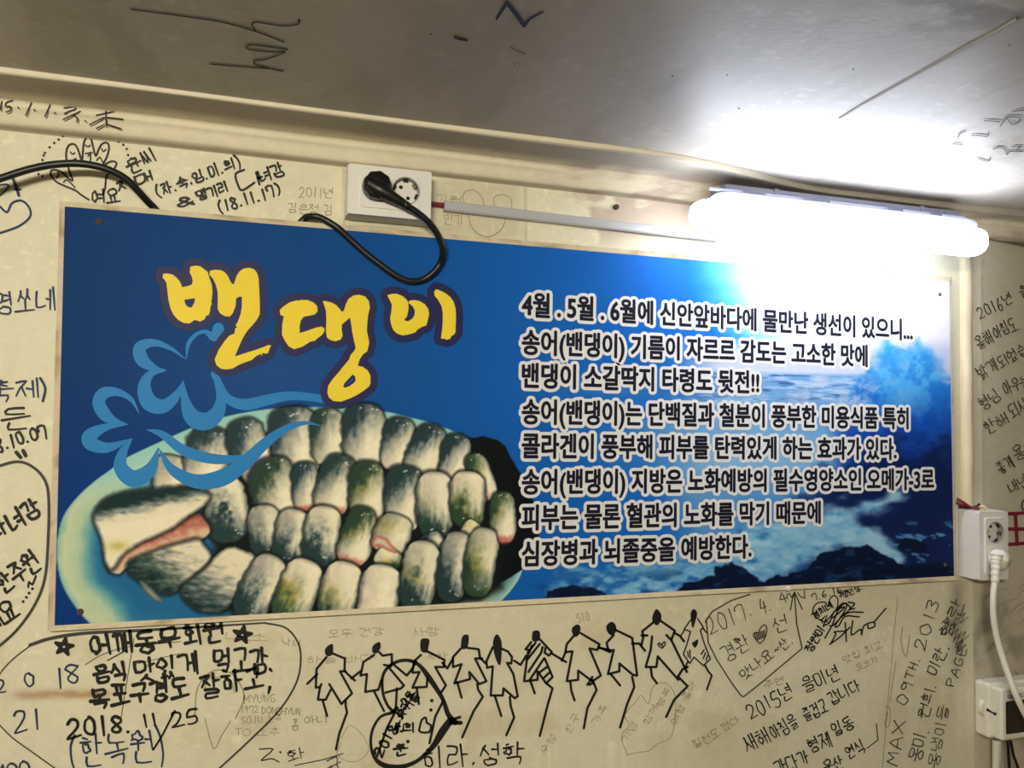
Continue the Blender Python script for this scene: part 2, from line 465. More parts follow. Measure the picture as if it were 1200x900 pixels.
def grid_mesh(name, P3, m, parent=None, tint=None, smooth=True, kind=None):
    """P3: (ny, nx, 3)"""
    ny, nx = P3.shape[:2]
    me = bpy.data.meshes.new(name)
    me.vertices.add(nx * ny)
    P = P3.reshape(-1, 3).copy()
    if parent is not None:
        P -= np.array(parent.location)
    me.vertices.foreach_set('co', P.astype(np.float32).ravel())
    idx = np.arange(nx * ny).reshape(ny, nx)
    q = np.stack([idx[:-1, :-1], idx[:-1, 1:], idx[1:, 1:], idx[1:, :-1]], -1).reshape(-1, 4)
    me.loops.add(q.size); me.polygons.add(len(q))
    me.loops.foreach_set('vertex_index', q.ravel().astype(np.int32))
    me.polygons.foreach_set('loop_start', np.arange(0, q.size, 4, dtype=np.int32))
    me.polygons.foreach_set('use_smooth', np.full(len(q), smooth))
    if tint is not None:
        ca = me.color_attributes.new('tint', 'FLOAT_COLOR', 'POINT')
        c = np.ones((nx * ny, 4), np.float32); c[:, :3] = tint.reshape(-1, 3)
        ca.data.foreach_set('color', c.ravel())
    me.update(calc_edges=True)
    me.materials.append(m)
    o = bpy.data.objects.new(name, me); COL.objects.link(o)
    if parent is not None: o.parent = parent
    if kind: o['kind'] = kind
    return o

def to_px(P):  # projects through the camera; print and stain shapes are placed in these image pixels
    c = (P - CAM) @ R.T
    return 600 + F * c[..., 0] / c[..., 2], 450 + F * c[..., 1] / c[..., 2]

# ================================================================== THE ROOM
X0, X1 = -1.3, 2.7
PAPER = lin((222, 217, 192))

def uneven(lo, hi, a, b, n_in, n_out):
    l = np.linspace(lo, a, n_out)[:-1]; c = np.linspace(a, b, n_in); r = np.linspace(b, hi, n_out)[1:]
    return np.concatenate([l, c, r])

# back wall, with its dirt and a painted fold shade
xs = uneven(X0, RW_X, -0.15, RW_X - .002, 560, 14)
zs = uneven(-1.55, 0.607, -0.22, 0.606, 320, 14)
GX, GZ = np.meshgrid(xs, zs)
bulge = 0.0012 * (fbm(GX * 5, GZ * 5, 3, 4) - .5)
edge = np.clip((GX - 1.30) / .14, 0, 1)
GY = bulge + 0.0
P3 = np.stack([GX, GY * (1 - edge), GZ], -1)
PX, PY = to_px(P3)
T = np.ones(GX.shape + (3,)) * PAPER
n1 = fbm(GX * 3, GZ * 3, 4, 21)
T *= (0.93 + .14 * n1)[..., None]
# faint embossed brick pattern
bz = GZ / 0.022; bx = GX / 0.055 + 0.5 * (np.floor(bz) % 2)
br = np.maximum(sstep(.9, 1, bx % 1), sstep(.82, 1, bz % 1)) * sstep(.45, .6, fbm(GX * 6, GZ * 6, 3, 3))
T *= (1 + .045 * br)[..., None]
sp = sstep(.80, .86, vnoise(GX * 160, GZ * 160, 8)) * sstep(.5, .65, fbm(GX * 9, GZ * 9, 2, 77))
T *= (1 + .12 * sp)[..., None]
def stain_shade(mask, col, amt):
    global T
    a = (np.clip(mask, 0, 1) * amt)[..., None]
    T = T * (1 - a) + T * (lin(col) / PAPER) * a
# brown rub along the balloon, lower left
stain_shade(np.exp(-((PY - 814 + .02 * (PX - 60)) / 5.5) ** 2) * sstep(5, 30, PX) * sstep(150, 100, PX) * (.5 + fbm(PX / 14, PY / 6, 3, 2)), (168, 120, 62), .75)
# damp patch near the lamp
dm = sstep(.42, .6, fbm(PX / 36, PY / 20, 4, 5) + .35 * np.exp(-((PX - 770) / 90) ** 2) - .15) * sstep(640, 700, PX) * sstep(860, 800, PX) * sstep(304, 262, PY)
stain_shade(dm, (170, 146, 134), .7)
stain_shade(np.exp(-((PX - 400) / 90) ** 2 - ((PY - 268) / 4) ** 2), (140, 120, 90), .7)
stain_shade(sstep(.55, .75, fbm(PX / 50, PY / 50, 4, 61)) * sstep(700, 760, PY), (196, 180, 140), .35)
# soft shade of the wall's fold, painted in below the right socket
stain_shade(np.exp(-((PX - 1122 - (PY - 700) * -.02) / 9) ** 2) * sstep(668, 690, PY) * sstep(830, 730, PY), (120, 112, 96), .6)
# wallpaper patch seams
for (sx_, y0_, y1_) in ((616, 214, 284), (403, 196, 262)):
    stain_shade(np.exp(-((PX - sx_) / 1.3) ** 2) * sstep(y0_ - 2, y0_ + 2, PY) * sstep(y1_ + 2, y1_ - 2, PY), (150, 132, 98), .55)
stain_shade(sstep(620, 600, PX) * sstep(500, 520, PX) * sstep(205, 215, PY) * sstep(284, 276, PY), (196, 188, 160), .6)
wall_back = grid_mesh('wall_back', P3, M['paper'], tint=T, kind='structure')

# right wall, turned back by eleven degrees
ss = uneven(0, 1.3, 0.001, 0.12, 90, 14)
GS, GZ2 = np.meshgrid(ss, zs)
P3 = np.stack([RW_X + GS, rw_y(GS) + 0.0008 * np.exp(-((GS - .024) / .006) ** 2) * -1 * (GZ2 > .12), GZ2], -1)
PX, PY = to_px(P3)
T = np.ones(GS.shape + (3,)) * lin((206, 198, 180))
T *= (0.92 + .16 * fbm(GS * 4, GZ2 * 4, 4, 31))[..., None]
stain_shade(sstep(.5, .72, fbm(PX / 26, PY / 40, 4, 13)) * sstep(690, 720, PY) * sstep(800, 760, PY), (140, 134, 114), .6)
wall_right = grid_mesh('wall_right', P3, M['paper'], tint=T, kind='structure')

# ceiling, with its lip that runs down to the cornice on the right
lipy = lambda x: -0.096 + 0.050 * float(sstep(0.78, 1.12, np.array(x))) - 0.0015 * math.sin(x * 9)
lipz = lambda x: CEIL_Z - 0.001 * math.sin(x * 7) - .004 * float(sstep(0.7, 1.1, np.array(x)))
xs = uneven(X0, X1, -0.2, 1.7, 420, 16)
ly = np.array([lipy(x) for x in xs]); lz = np.array([lipz(x) for x in xs])
tt = np.concatenate([np.linspace(0, .28, 170), np.linspace(.28, 1, 22)[1:]])
YY = ly[None, :] + (-2.9 - ly[None, :]) * tt[:, None]
ZZ = CEIL_Z + (lz - CEIL_Z)[None, :] * np.exp(-((YY - ly[None]) / .05) ** 2) + 0.0009 * (fbm(np.broadcast_to(xs[None], YY.shape) * 4, YY * 4, 3, 9) - .5) * sstep(0, .05, ly[None] - YY)
XX = np.broadcast_to(xs[None], YY.shape)
P3 = np.stack([XX, YY, ZZ], -1)[::-1]
PX, PY = to_px(P3)
XX, YY = P3[..., 0], P3[..., 1]
T = np.ones(XX.shape + (3,)) * lin((182, 176, 168))
T *= (0.90 + .2 * fbm(XX * 2.4, YY * 2.4, 5, 41))[..., None]
PAPER_KEEP = PAPER; PAPER = lin((182, 176, 168))
stain_shade(sstep(.5, .7, fbm(XX * 14, YY * 3.5, 4, 44)), (142, 134, 124), .35)
sp = sstep(.78, .86, vnoise(XX * 120, YY * 120, 18)) * sstep(.45, .6, fbm(XX * 7, YY * 7, 2, 19))
T *= (1 + .16 * sp)[..., None]
stain_shade(sstep(60, 10, PY) * sstep(980, 1100, PX) * sstep(.4, .6, fbm(PX / 60, PY / 14, 3, 14)), (108, 100, 88), .7)
PAPER = PAPER_KEEP
ceiling = grid_mesh('ceiling', P3, M['ceiling'], tint=T, kind='structure')

# papered cornice: lip, soffit, two rolls, crease
xs = uneven(X0, X1, -0.2, 1.7, 200, 12)
rows = []
for x in xs:
    wv = 0.0012 * math.sin(x * 6 + 1) + 0.0008 * math.sin(x * 17)
    y_l, z_l = lipy(x), lipz(x)
    k = float(sstep(0.74, 1.0, np.array(x)))
    soff = 0.640 + wv * .5 - .006 * k
    rows.append([(y_l, z_l), (y_l - .0006, z_l - .0035), (y_l + .0008, soff + .0005), (y_l + .004, soff), (-.030, soff - .0005), (-.0185, soff - .002),
                 (-.0168, soff - .0045), (-.0172, soff - .009), (-.0140, soff - .0135), (-.0125, soff - .018), (-.0135, soff - .0225),
                 (-.0120, soff - .028), (-.0070, soff - .0315), (-.0015, soff - .0335), (0.0012, .6045)])
P3 = np.array([[(x, p[0], p[1]) for x, p in ((xs[i], rows[i][j]) for i in range(len(xs)))] for j in range(len(rows[0]))])
P3 = P3[::-1]
# subdivide rows smoothly
P3s = []
for j in range(P3.shape[0] - 1):
    for t in (0, .34, .67): P3s.append(P3[j] * (1 - t) + P3[j + 1] * t)
P3s.append(P3[-1]); P3 = np.array(P3s)
PX, PY = to_px(P3)
XX, ZZ = P3[..., 0], P3[..., 2]
T = np.ones(XX.shape + (3,)) * lin((216, 208, 184))
T *= (0.92 + .16 * fbm(XX * 12, ZZ * 30 + P3[..., 1] * 30, 4, 51))[..., None]
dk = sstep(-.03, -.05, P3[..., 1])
T = T * (1 - dk[..., None]) + dk[..., None] * lin((170, 162, 148)) * (0.92 + .16 * fbm(XX * 8, P3[..., 1] * 30, 3, 52))[..., None]  # soffit's shade painted in: darker tone on its downward face
lp = sstep(.6415, .643, P3[..., 2]) * sstep(1.0, .6, XX)
T = T * (1 - lp[..., None]) + lp[..., None] * lin((222, 214, 190))
PAPER = lin((216, 208, 184))
stain_shade(sstep(620, 700, PX) * sstep(.35, .6, fbm(PX / 40, PY / 12, 4, 15)) * (1 - dk), (170, 148, 138), .7)
stain_shade(np.exp(-((ZZ - .608) / .003) ** 2) * (P3[..., 1] > -.01), (120, 108, 84), .55)  # shadow line painted into the colour of the crease under the cornice
PAPER = PAPER_KEEP
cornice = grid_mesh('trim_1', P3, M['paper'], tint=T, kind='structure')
# wall strip above the crease behind the cornice, closes the room
o = box('trim_2', (X0, X1, 0.003, 0.35, 0.6072, 0.70), M['plainwall']); tag(o, kind='structure')

# vertical papered roll at the right end of the back wall
zz = np.linspace(0.112, 0.606, 90)
an = np.linspace(0, math.pi, 13)
P3 = np.array([[(1.4295 + .0005 * math.sin(z * 30) - .0125 * math.cos(a), .001 - .011 * math.sin(a) * (1 + .1 * math.sin(z * 40)), z) for a in an] for z in zz])
T = np.ones(P3.shape[:2] + (3,)) * lin((228, 214, 184)) * (0.92 + .16 * fbm(P3[..., 0] * 90, P3[..., 2] * 22, 3, 71))[..., None]
o = grid_mesh('trim_3', P3, M['paper'], tint=T, kind='structure')
o = from_lists('trim_cap', [tuple(P3[0][i]) for i in range(13)], [tuple(range(13))], M['plainwall'], o)

# the rest of the room, behind the camera
for nm, b in (('floor', (X0 - .1, X1 + .1, -3.0, .4, -1.60, -1.55)), ('wall_left', (X0 - .06, X0, -3.0, .06, -1.55, .70)),
              ('wall_front', (X0, X1, -3.0, -2.9, -1.55, .70)), ('wall_side', (X1, X1 + .06, -3.0, .4, -1.55, .70))):
    o = box(nm, b, M['floor'] if nm == 'floor' else M['plainwall']); tag(o, kind='structure')

# ================================================================== THE POSTER
PY0 = -0.0130                                   # its face
face = on_y(PY0)
outer = [pt(70, 235.5, 1, PY0), pt(1115, 324.5, 1, PY0), pt(1121.5, 680, 1, PY0), pt(55.5, 740, 1, PY0)]
inner = [pt(76, 242, 1, PY0), pt(1112, 330, 1, PY0), pt(1118, 675, 1, PY0), pt(64, 733, 1, PY0)]
poster = empty('poster', (float(outer[3][0]), PY0, float(outer[3][2])), 'wide blue printed board about fish with yellow heading, plate of sliced fish and sea photo', 'poster')

# ---- painting of the print
NX, NZ = 900, 400
u = np.linspace(0, 1, NX)[None, :, None]; v = np.linspace(0, 1, NZ)[:, None, None]
TL, TR, BR, BL = inner
P3 = (BL * (1 - u) + BR * u) * (1 - v) + (TL * (1 - u) + TR * u) * v
PX, PY = to_px(P3)
C = np.zeros(PX.shape + (3,))
def mixc(a, col):
    """blend sRGB colour (or array) into the print"""
    global C
    a = np.clip(a, 0, 1)[..., None]
    C = C * (1 - a) + np.asarray(col, float) * a
def ramp(t, stops):
    t = np.clip(t, 0, 1)
    xs_ = [s[0] for s in stops]
    return np.stack([np.interp(t, xs_, [s[1][k] for s in stops]) for k in range(3)], -1)
grain = fbm(PX / 3, PY / 3, 2, 90)
# ground colour
C[:] = ramp((PX - 60) / 1050, [(0, (2, 52, 112)), (.3, (10, 72, 140)), (.5, (20, 92, 178)), (.75, (26, 108, 205)), (1, (26, 110, 205))])
mixc(sstep(420, 640, PY) * sstep(520, 300, PX) * .55, (6, 56, 138))
mixc(np.exp(-((PX - 330) / 130) ** 2 - ((PY - 440) / 50) ** 2) * .35, (62, 92, 160))
# sky: cyan to pale from the upper right
n_a = fbm(PX / 60, PY / 40, 5, 33)
d_sky = (PX - 800) / 260 + (n_a - .5) * .3 * sstep(330, 400, PY) + (n_a - .5) * .12 - np.clip((PY - 330) / 130, -.3, 2) * .0
sky = sstep(.0, .32, d_sky)
mixc(sky * sstep(470, 380, PY), (120, 205, 240))
mixc(sstep(.16, .5, d_sky) * sstep(455, 400, PY), (226, 226, 240))
hz = sstep(.0, .5, (PX - 770) / 160 + (n_a - .5) * .4)
mixc(hz * sstep(392, 415, PY) * sstep(450, 434, PY), (196, 204, 232))
# open sea behind the text
sea = hz * sstep(434, 440, PY + .035 * (PX - 900) * -1)
rp = fbm(PX / 26, PY / 3.2, 4, 37)
mixc(sea, (112, 160, 214))
mixc(sea * sstep(.45, .7, rp) * sstep(520, 450, PY), (170, 200, 232))
mixc(sea * sstep(.58, .74, fbm(PX / 20, PY / 2.5, 3, 39)) * sstep(500, 455, PY), (60, 104, 170))
mixc(sstep(455, 560, PY + (n_a - .5) * 60) * sstep(760, 900, PX), (70, 140, 212))
# light blue mist between text lines, centre
mist = np.exp(-((PX - 905) / 120) ** 2 - ((PY - 535) / 36) ** 2)
mixc(mist * .9 * (.6 + .6 * n_a), (150, 196, 236))
mixc(np.exp(-((PX - 800) / 70) ** 2 - ((PY - 500) / 25) ** 2) * .5, (120, 176, 226))
mixc(np.exp(-((PX - 740) / 90) ** 2 - ((PY - 452) / 14) ** 2) * .35 * (n_a * 1.6), (110, 160, 216))
# spray cloud at the right
cl = fbm(PX / 46, PY / 46, 6, 55, .58)
top = np.interp(PX, [960, 975, 1000, 1020, 1040, 1062, 1078, 1092, 1105, 1125], [500, 470, 455, 425, 410, 430, 414, 425, 440, 452])
cloud = sstep(-16, 12, PY - top + (cl - .5) * 90) * sstep(955, 1010, PX + (cl - .5) * 60)
mixc(cloud, ramp((PY - 400) / 160 + (cl - .5) * .5, [(0, (86, 178, 238)), (.3, (36, 126, 220)), (.62, (24, 84, 184)), (1, (16, 48, 128))]))
mixc(cloud * sstep(.48, .68, fbm(PX / 20, PY / 20, 5, 57, .6)) * sstep(520, 425, PY) * .75, (96, 190, 246))
mixc(cloud * sstep(.52, .7, fbm(PX / 30, PY / 24, 5, 59, .6)) * sstep(450, 540, PY) * .6, (10, 44, 120))
wisp = sstep(.45, .62, fbm(PX / 26, PY / 26, 6, 58, .62)) * np.exp(-((PX - 985) / 60) ** 2 - ((PY - 462) / 22) ** 2)
mixc(wisp * .8, (206, 206, 228))
# dark rocks middle right
rk = fbm(PX / 30, PY / 16, 5, 66)
dark = sstep(-10, 14, (PY - np.interp(PX, [880, 960, 1000, 1040, 1125], [600, 560, 540, 528, 520])) + (rk - .5) * 60) * sstep(870, 985, PX + (rk - .5) * 60)
mixc(dark, (16, 34, 84))
mixc(dark * sstep(.55, .8, rk) * .5, (30, 62, 120))
# foam water lower centre
wl = [(640, 700), (660, 665), (700, 668), (760, 655), (830, 646), (880, 616), (905, 607), (960, 592), (1010, 590), (1050, 578), (1062, 584), (1030, 598), (1002, 608), (1010, 618), (1040, 628), (1058, 648), (1052, 662), (1015, 650), (985, 640), (950, 652), (920, 676), (880, 692), (820, 700), (740, 706)]
sdw = poly_sd(PX, PY, wl) + (rk - .5) * 34
fn = fbm(PX / 14, PY / 7, 5, 68)
mixc(sstep(-9, 10, sdw), ramp(fn * 1.1 + (PX - 700) / 900, [(0, (18, 76, 156)), (.42, (44, 112, 186)), (.62, (100, 166, 216)), (1, (160, 206, 232))]))
mixc(sstep(2, 22, sdw) * sstep(880, 930, PX) * .6, (140, 192, 224))
sd = PY - np.interp(PX, [560, 650, 760, 830], [690, 668, 664, 650]) + (fn - .5) * 30
mixc(sstep(0, 20, sd) * sstep(600, 660, PX) * sstep(840, 760, PX) * sstep(.5, .7, rk) * .8, (14, 56, 118))
# streaks of foam right of the rocks
st = sstep(.60, .72, fbm(PX / 22 + PY / 30, (PY - PX * .22) / 6, 4, 72)) * sstep(1030, 1060, PX) * sstep(600, 625, PY) * sstep(672, 655, PY)
mixc(st * .85, (92, 158, 214))
# foreground rocks
def rock(P, seed):
    s_ = poly_sd(PX, PY, P) + (fbm(PX / 9, PY / 9, 4, seed) - .5) * 7
    mixc(sstep(-1.4, 1.4, s_), (9, 24, 52))
    h_ = fbm(PX / 12, PY / 5, 4, seed + 3)
    mixc(sstep(1, 4, s_) * sstep(.55, .78, h_) * .7, (30, 66, 112))
rock([(895, 700), (925, 672), (945, 666), (962, 650), (990, 642), (1018, 640), (1040, 652), (1062, 664), (1095, 660), (1125, 666), (1125, 700)], 101)
rock([(788, 704), (800, 682), (818, 682), (836, 672), (838, 664), (858, 660), (872, 666), (896, 684), (906, 704)], 110)
rock([(894, 704), (898, 682), (912, 672), (930, 676), (945, 704)], 117)
rock([(640, 692), (668, 686), (700, 690), (716, 700), (640, 706)], 123)
rock([(1050, 640), (1060, 630), (1085, 636), (1088, 648), (1060, 650)], 131)

# ---- plate and fish
plate = [(67, 640), (70, 618), (77, 600), (93, 580), (112, 563), (130, 550), (145, 538), (187, 518), (223, 502), (257, 490), (302, 481), (340, 477.5), (377, 477), (415, 478), (450, 482), (480, 489), (510, 497), (537, 508), (560, 520), (590, 545), (612, 590), (618, 630), (612, 668), (600, 690), (583, 708), (560, 728), (520, 760), (340, 790), (150, 770), (108, 733), (90, 713), (75, 689), (68, 665)]
plate = [tuple(p) for p in catmull(plate, 4, True)]
sel = (PX < 660)
def sub(fn_):
    fn_()
sdp = poly_sd(PX, PY, plate)
wn = fbm(PX / 20, PY / 20, 3, 81)
edge_col = ramp((sdp + (wn - .5) * 12) / 58, [(0, (140, 190, 176)), (.12, (198, 212, 176)), (.4, (178, 202, 174)), (.62, (92, 158, 172)), (.8, (44, 116, 160)), (1, (34, 104, 156))])
upper = ramp((sdp + (wn - .5) * 8) / 40, [(0, (150, 206, 200)), (.5, (170, 214, 202)), (1, (96, 168, 180))])
kk = sstep(600, 545, PY)[..., None]
edge_col = edge_col * (1 - kk) + upper * kk
mixc(sstep(-.8, .8, sdp), edge_col)
rb = sstep(545, 620, PX) * sstep(640, 670, PY)
mixc(sstep(-.8, .8, sdp) * rb, ramp(sdp / 26, [(0, (190, 224, 220)), (.35, (70, 140, 160)), (1, (14, 30, 36))]))
leaf = [(543, 512), (556, 513), (567, 511), (582, 516), (592, 524), (598, 536), (606, 548), (614, 562), (622, 580), (630, 600), (632, 640), (618, 662), (600, 676), (580, 686), (556, 700), (548, 640), (545, 560)]
mixc(sstep(-1, 1, poly_sd(PX, PY, leaf) + (wn - .5) * 3), (14, 20, 22))
mixc(sstep(-6, 8, poly_sd(PX, PY, [(245, 560), (330, 545), (560, 530), (590, 600), (590, 690), (560, 706), (300, 730), (262, 715), (245, 690), (250, 640), (236, 600)])), (20, 26, 26))

CREAM = np.array((246, 238, 208.)); STEEL = np.array((102, 116, 120.)); DEEP = np.array((32, 56, 62.))
GREEN = np.array((44, 70, 48.)); YEL = np.array((214, 186, 40.)); PINK = np.array((190, 96, 84.)); MAUVE = np.array((186, 170, 172.))
SEED = [200]
def paint_piece(x0, y0, x1, y1, hw, top=.5, bot=0., left=.4, yel=0., pink=0., green=0., mid=0., taper=0., sq=3.2, mau=0.25):
    """one slice of fish: spine from (x0,y0) to (x1,y1)"""
    global C
    SEED[0] += 7; sd_ = SEED[0]
    m_ = hw + 6
    xa, xb = min(x0, x1) - m_, max(x0, x1) + m_; ya, yb = min(y0, y1) - m_, max(y0, y1) + m_
    bb = (PX > xa - hw) & (PX < xb + hw) & (PY > ya) & (PY < yb)
    if not bb.any(): return
    X = PX[bb]; Y = PY[bb]
    dx, dy = x1 - x0, y1 - y0; L = math.hypot(dx, dy); ux, uy = dx / L, dy / L
    L_ = L / 2 + hw * .55
    cx, cy = (x0 + x1) / 2, (y0 + y1) / 2
    a = ((X - cx) * ux + (Y - cy) * uy) / L_
    b = ((X - cx) * -uy + (Y - cy) * ux) * -1
    nb = fbm(X / 9, Y / 9, 2, sd_)
    wob = RNG.uniform(-.12, .12)
    b = b / (hw * 1.05 * (1 + (taper + wob) * a * .6) * (1 + (nb - .5) * .2)) + wob * a * .8
    rad = (np.abs(a) ** sq + np.abs(b) ** (sq - .6)) ** (1 / (sq - .2))
    soft = 1.0 / hw
    # contact shade printed in the photo between slices
    sh = sstep(1.15, 1.0, rad)
    col = C[bb]
    col = col * (1 - .8 * sh[:, None]) + np.array((16, 22, 24.)) * .8 * sh[:, None]
    # fibrous noise running along the slice
    fb = fbm(b * 7 + sd_, a * 3.2, 4, sd_ + 1) - .5
    f2 = fbm(X / 5, Y / 5, 4, sd_ + 2) - .5
    t01 = (a + 1) / 2
    d = top * sstep(.72, .02, t01 + fb * .22 + .26 * b) * 1.2 + bot * sstep(.38, 1.0, t01 + fb * .25 - .15 * b) * 1.45
    d = d + left * sstep(.35, -.85, b + fb * .45) * .68 * (.6 + .6 * (1 - t01 if top >= bot else t01)) + mid * np.exp(-((t01 - .45) / .2) ** 2 - ((b + .1) / .45) ** 2) * (1 + 2 * f2)
    d = np.clip(d + f2 * .5 * np.clip(d * 3, 0, 1), 0, 1.25)
    base = CREAM * (1 + .10 * f2[:, None])
    mm = np.clip(mau * (1 + 3 * fb), 0, 1)[:, None] * sstep(.2, -.6, b)[:, None]
    base = base * (1 - mm) + MAUVE * mm
    if yel:
        yk = (np.exp(-((t01 - (.34 if bot < .5 else .58)) / .17) ** 2) * sstep(.5, -.4, b + fb) * yel)[:, None]
        base = base * (1 - yk) + YEL * yk
    dd = np.clip(d, 0, 1)[:, None]
    dk = STEEL * (1 - green) + np.array((86, 104, 66.)) * green
    dp = DEEP * (1 - green) + GREEN * green
    c2 = base * (1 - dd) + dk * dd
    d2 = sstep(.80, 1.35, d)[:, None]
    c2 = c2 * (1 - d2) + dp * d2
    # rounded edge as printed
    hl = (np.exp(-((b - .28) / .2) ** 2) * .35 * (1 - np.clip(d, 0, 1)))[:, None]
    c2 = c2 * (1 - hl) + np.array((252, 248, 228.)) * hl
    e = sstep(.68, 1.02, np.abs(b) + .06 * fb)[:, None] * .72
    c2 = c2 * (1 - e) + np.array((44, 54, 54.)) * e
    e2 = (sstep(.84, 1.0, np.abs(a)) * .4)[:, None]
    c2 = c2 * (1 - e2) + np.array((60, 66, 62.)) * e2
    if pink:
        pk = (sstep(.80, .9, t01 + .1 * fb) * pink)[:, None]
        c2 = c2 * (1 - pk) + PINK * pk
        pk = (sstep(.93, .98, t01) * pink)[:, None]
        c2 = c2 * (1 - pk) + np.array((96, 30, 34.)) * pk
    # small wet glints
    for q in range(3):
        gx = RNG.uniform(-.25, .6); gy = (-.8 if top >= bot else .72) + RNG.uniform(-.08, .08)
        g = np.exp(-((b - gx) / .05) ** 2 - ((a - gy) / .022) ** 2)[:, None] * (max(top, bot) > .5)
        c2 = c2 * (1 - g) + np.array((240, 244, 240.)) * g
    mk = sstep(1 + soft * .5, 1 - soft * .9, rad)[:, None]
    C[bb] = col * (1 - mk) + c2 * mk

def paint_poly(P, colfn, edge=1.0, nz=2.0, seed=1, shadow=True):
    global C
    P = np.array(P, float)
    bb = (PX > P[:, 0].min() - 8) & (PX < P[:, 0].max() + 8) & (PY > P[:, 1].min() - 8) & (PY < P[:, 1].max() + 8)
    X = PX[bb]; Y = PY[bb]
    s_ = poly_sd(X, Y, [tuple(p) for p in catmull(list(P), 4, True)]) + (fbm(X / 6, Y / 6, 2, seed) - .5) * nz
    col = C[bb]
    if shadow:
        sh = sstep(-6, 0, s_)[:, None] * .7; col = col * (1 - sh) + np.array((16, 22, 24.)) * sh
    mk = sstep(-edge, edge, s_)[:, None]
    C[bb] = col * (1 - mk) + colfn(X, Y, s_) * mk

for a_ in (
    (206, 548, 200, 572, 24, .3, 0, .2, 0, 0, .2), (250, 514, 236, 556, 25, .9, 0, .55), (286, 503, 304, 558, 22, .95, 0, .5), (344, 492, 348, 546, 28, .8, 0, .75, .15),
    (381, 490, 388, 534, 20, .8, 0, .7, 0, 0, .3), (429, 486, 424, 538, 24, .85, 0, .6), (470, 500, 463, 542, 19, .9, 0, .35, .3), (504, 508, 493, 552, 20, .95, 0, .55),
    (536, 518, 530, 560, 17, .9, 0, .7), (556, 538, 572, 580, 13, .9, 0, .3, .3, .3, .8), (588, 584, 590, 630, 15, .8, 0, .4, .5, .75, .8),
    (316, 552, 330, 602, 28, 1.1, 0, .35, 0, 0, .5), (357, 550, 360, 592, 16, 1.0, 0, .5, 0, .8), (397, 544, 388, 594, 21, .95, 0, .45, 0, .8, .3),
    (432, 552, 429, 604, 21, 1.0, 0, .3, .8, .25, .7), (476, 558, 470, 612, 22, 1.1, 0, .3, 0, 0, .1), (512, 564, 508, 620, 21, .05, 1.0, .1, .1, 0, .35, .1),
    (549, 563, 547, 608, 20, .0, 1.0, .2, .2, 0, .95, .5), (556, 618, 548, 628, 12, 0, .1, .0, .3, .5),
    (262, 572, 268, 622, 25, .05, 1.0, .25, .1, 0, .1, .9), (310, 602, 311, 645, 19, .25, 1.0, .4, 0, 0, .2, .3, 0, 3.2, .7), (346, 607, 335, 654, 19, .1, 1.0, .5, 0, 0, .1, .5, 0, 3.2, .6),
    (380, 604, 374, 652, 21, .05, 1.05, .3, 0, 0, .1, .8, 0, 3.2, .2), (424, 604, 413, 654, 19, 1.1, 0, .35, .9, .6, .8),
    (504, 632, 508, 640, 14, .9, .9, .6), (464, 614, 455, 638, 21, .2, .2, .4, .5, 0, .4), (448, 650, 462, 660, 13, .1, .8, .2, .6, 0, .8),
    ): paint_piece(*a_)
# cut face of the rolled slice
paint_poly([(436, 640), (440, 628), (452, 630), (462, 642), (464, 648), (452, 644), (444, 640)], lambda X, Y, s_: ramp(s_ / 5, [(0, (190, 90, 74)), (.5, (200, 150, 126)), (1, (206, 206, 190))]), seed=5, shadow=False)
# long whole fish and its opened belly at the left
paint_poly([(128, 668), (132, 655), (153, 640), (180, 626), (202, 611), (228, 601), (241, 610), (246, 622), (238, 631), (220, 636), (190, 648), (153, 662), (140, 672)],
           lambda X, Y, s_: ramp((Y - (690 - .36 * X)) / 46 + (fbm(X / 8, Y / 5, 3, 8) - .5) * .5 + .5, [(0, (92, 34, 36)), (.4, (150, 74, 68)), (.75, (204, 140, 120)), (1, (220, 190, 160))]), seed=6)
def skin(lightdir, seed, g=0.):
    def f(X, Y, s_):
        t = lightdir(X, Y) + (fbm(X / 13 + Y / 9, Y / 4 - X / 14, 4, seed) - .5) * .5
        base = ramp(t, [(0, (22, 48, 50)), (.22, tuple(STEEL * (1 - g) + GREEN * g)), (.42, (176, 176, 164)), (.6, (232, 224, 196)), (1, (242, 234, 206))])
        e = sstep(4.5, 0, s_)[:, None] * .6
        return base * (1 - e) + np.array((46, 54, 52.)) * e
    return f
paint_poly([(153, 657), (186, 644), (229, 632), (240, 640), (248, 655), (228, 676), (205, 694), (190, 696), (170, 686), (152, 672)], skin(lambda X, Y: ((X - 150) / 120 + (690 - Y) / 90) * .75 - .2, 310, .4), seed=7)
paint_poly([(212, 690), (238, 668), (264, 642), (284, 644), (302, 656), (292, 680), (266, 712), (250, 718), (226, 712)], skin(lambda X, Y: ((X - 210) / 110 + (716 - Y) / 80) * .62 - .12, 320, .1), seed=8)
paint_poly([(110, 610), (113, 596), (122, 586), (138, 579), (160, 575), (205, 571), (232, 569), (246, 580), (240, 592), (220, 606), (197, 622), (167, 635), (145, 650), (131, 668), (123, 657), (119, 632)],
           skin(lambda X, Y: (Y - (604 - .22 * (X - 112))) / 24 + .22, 330, .2), seed=9)
def add_glow(cx, cy, rx, ry, col, a): mixc(np.exp(-((PX - cx) / rx) ** 2 - ((PY - cy) / ry) ** 2) * a, col)
add_glow(138, 640, 12, 6, (190, 176, 70), .7)
paint_poly([(163, 680), (172, 684), (188, 700), (190, 706), (182, 704), (170, 694)], lambda X, Y, s_: ramp(s_ / 6, [(0, (70, 84, 84)), (1, (190, 190, 180))]), seed=10, shadow=False)
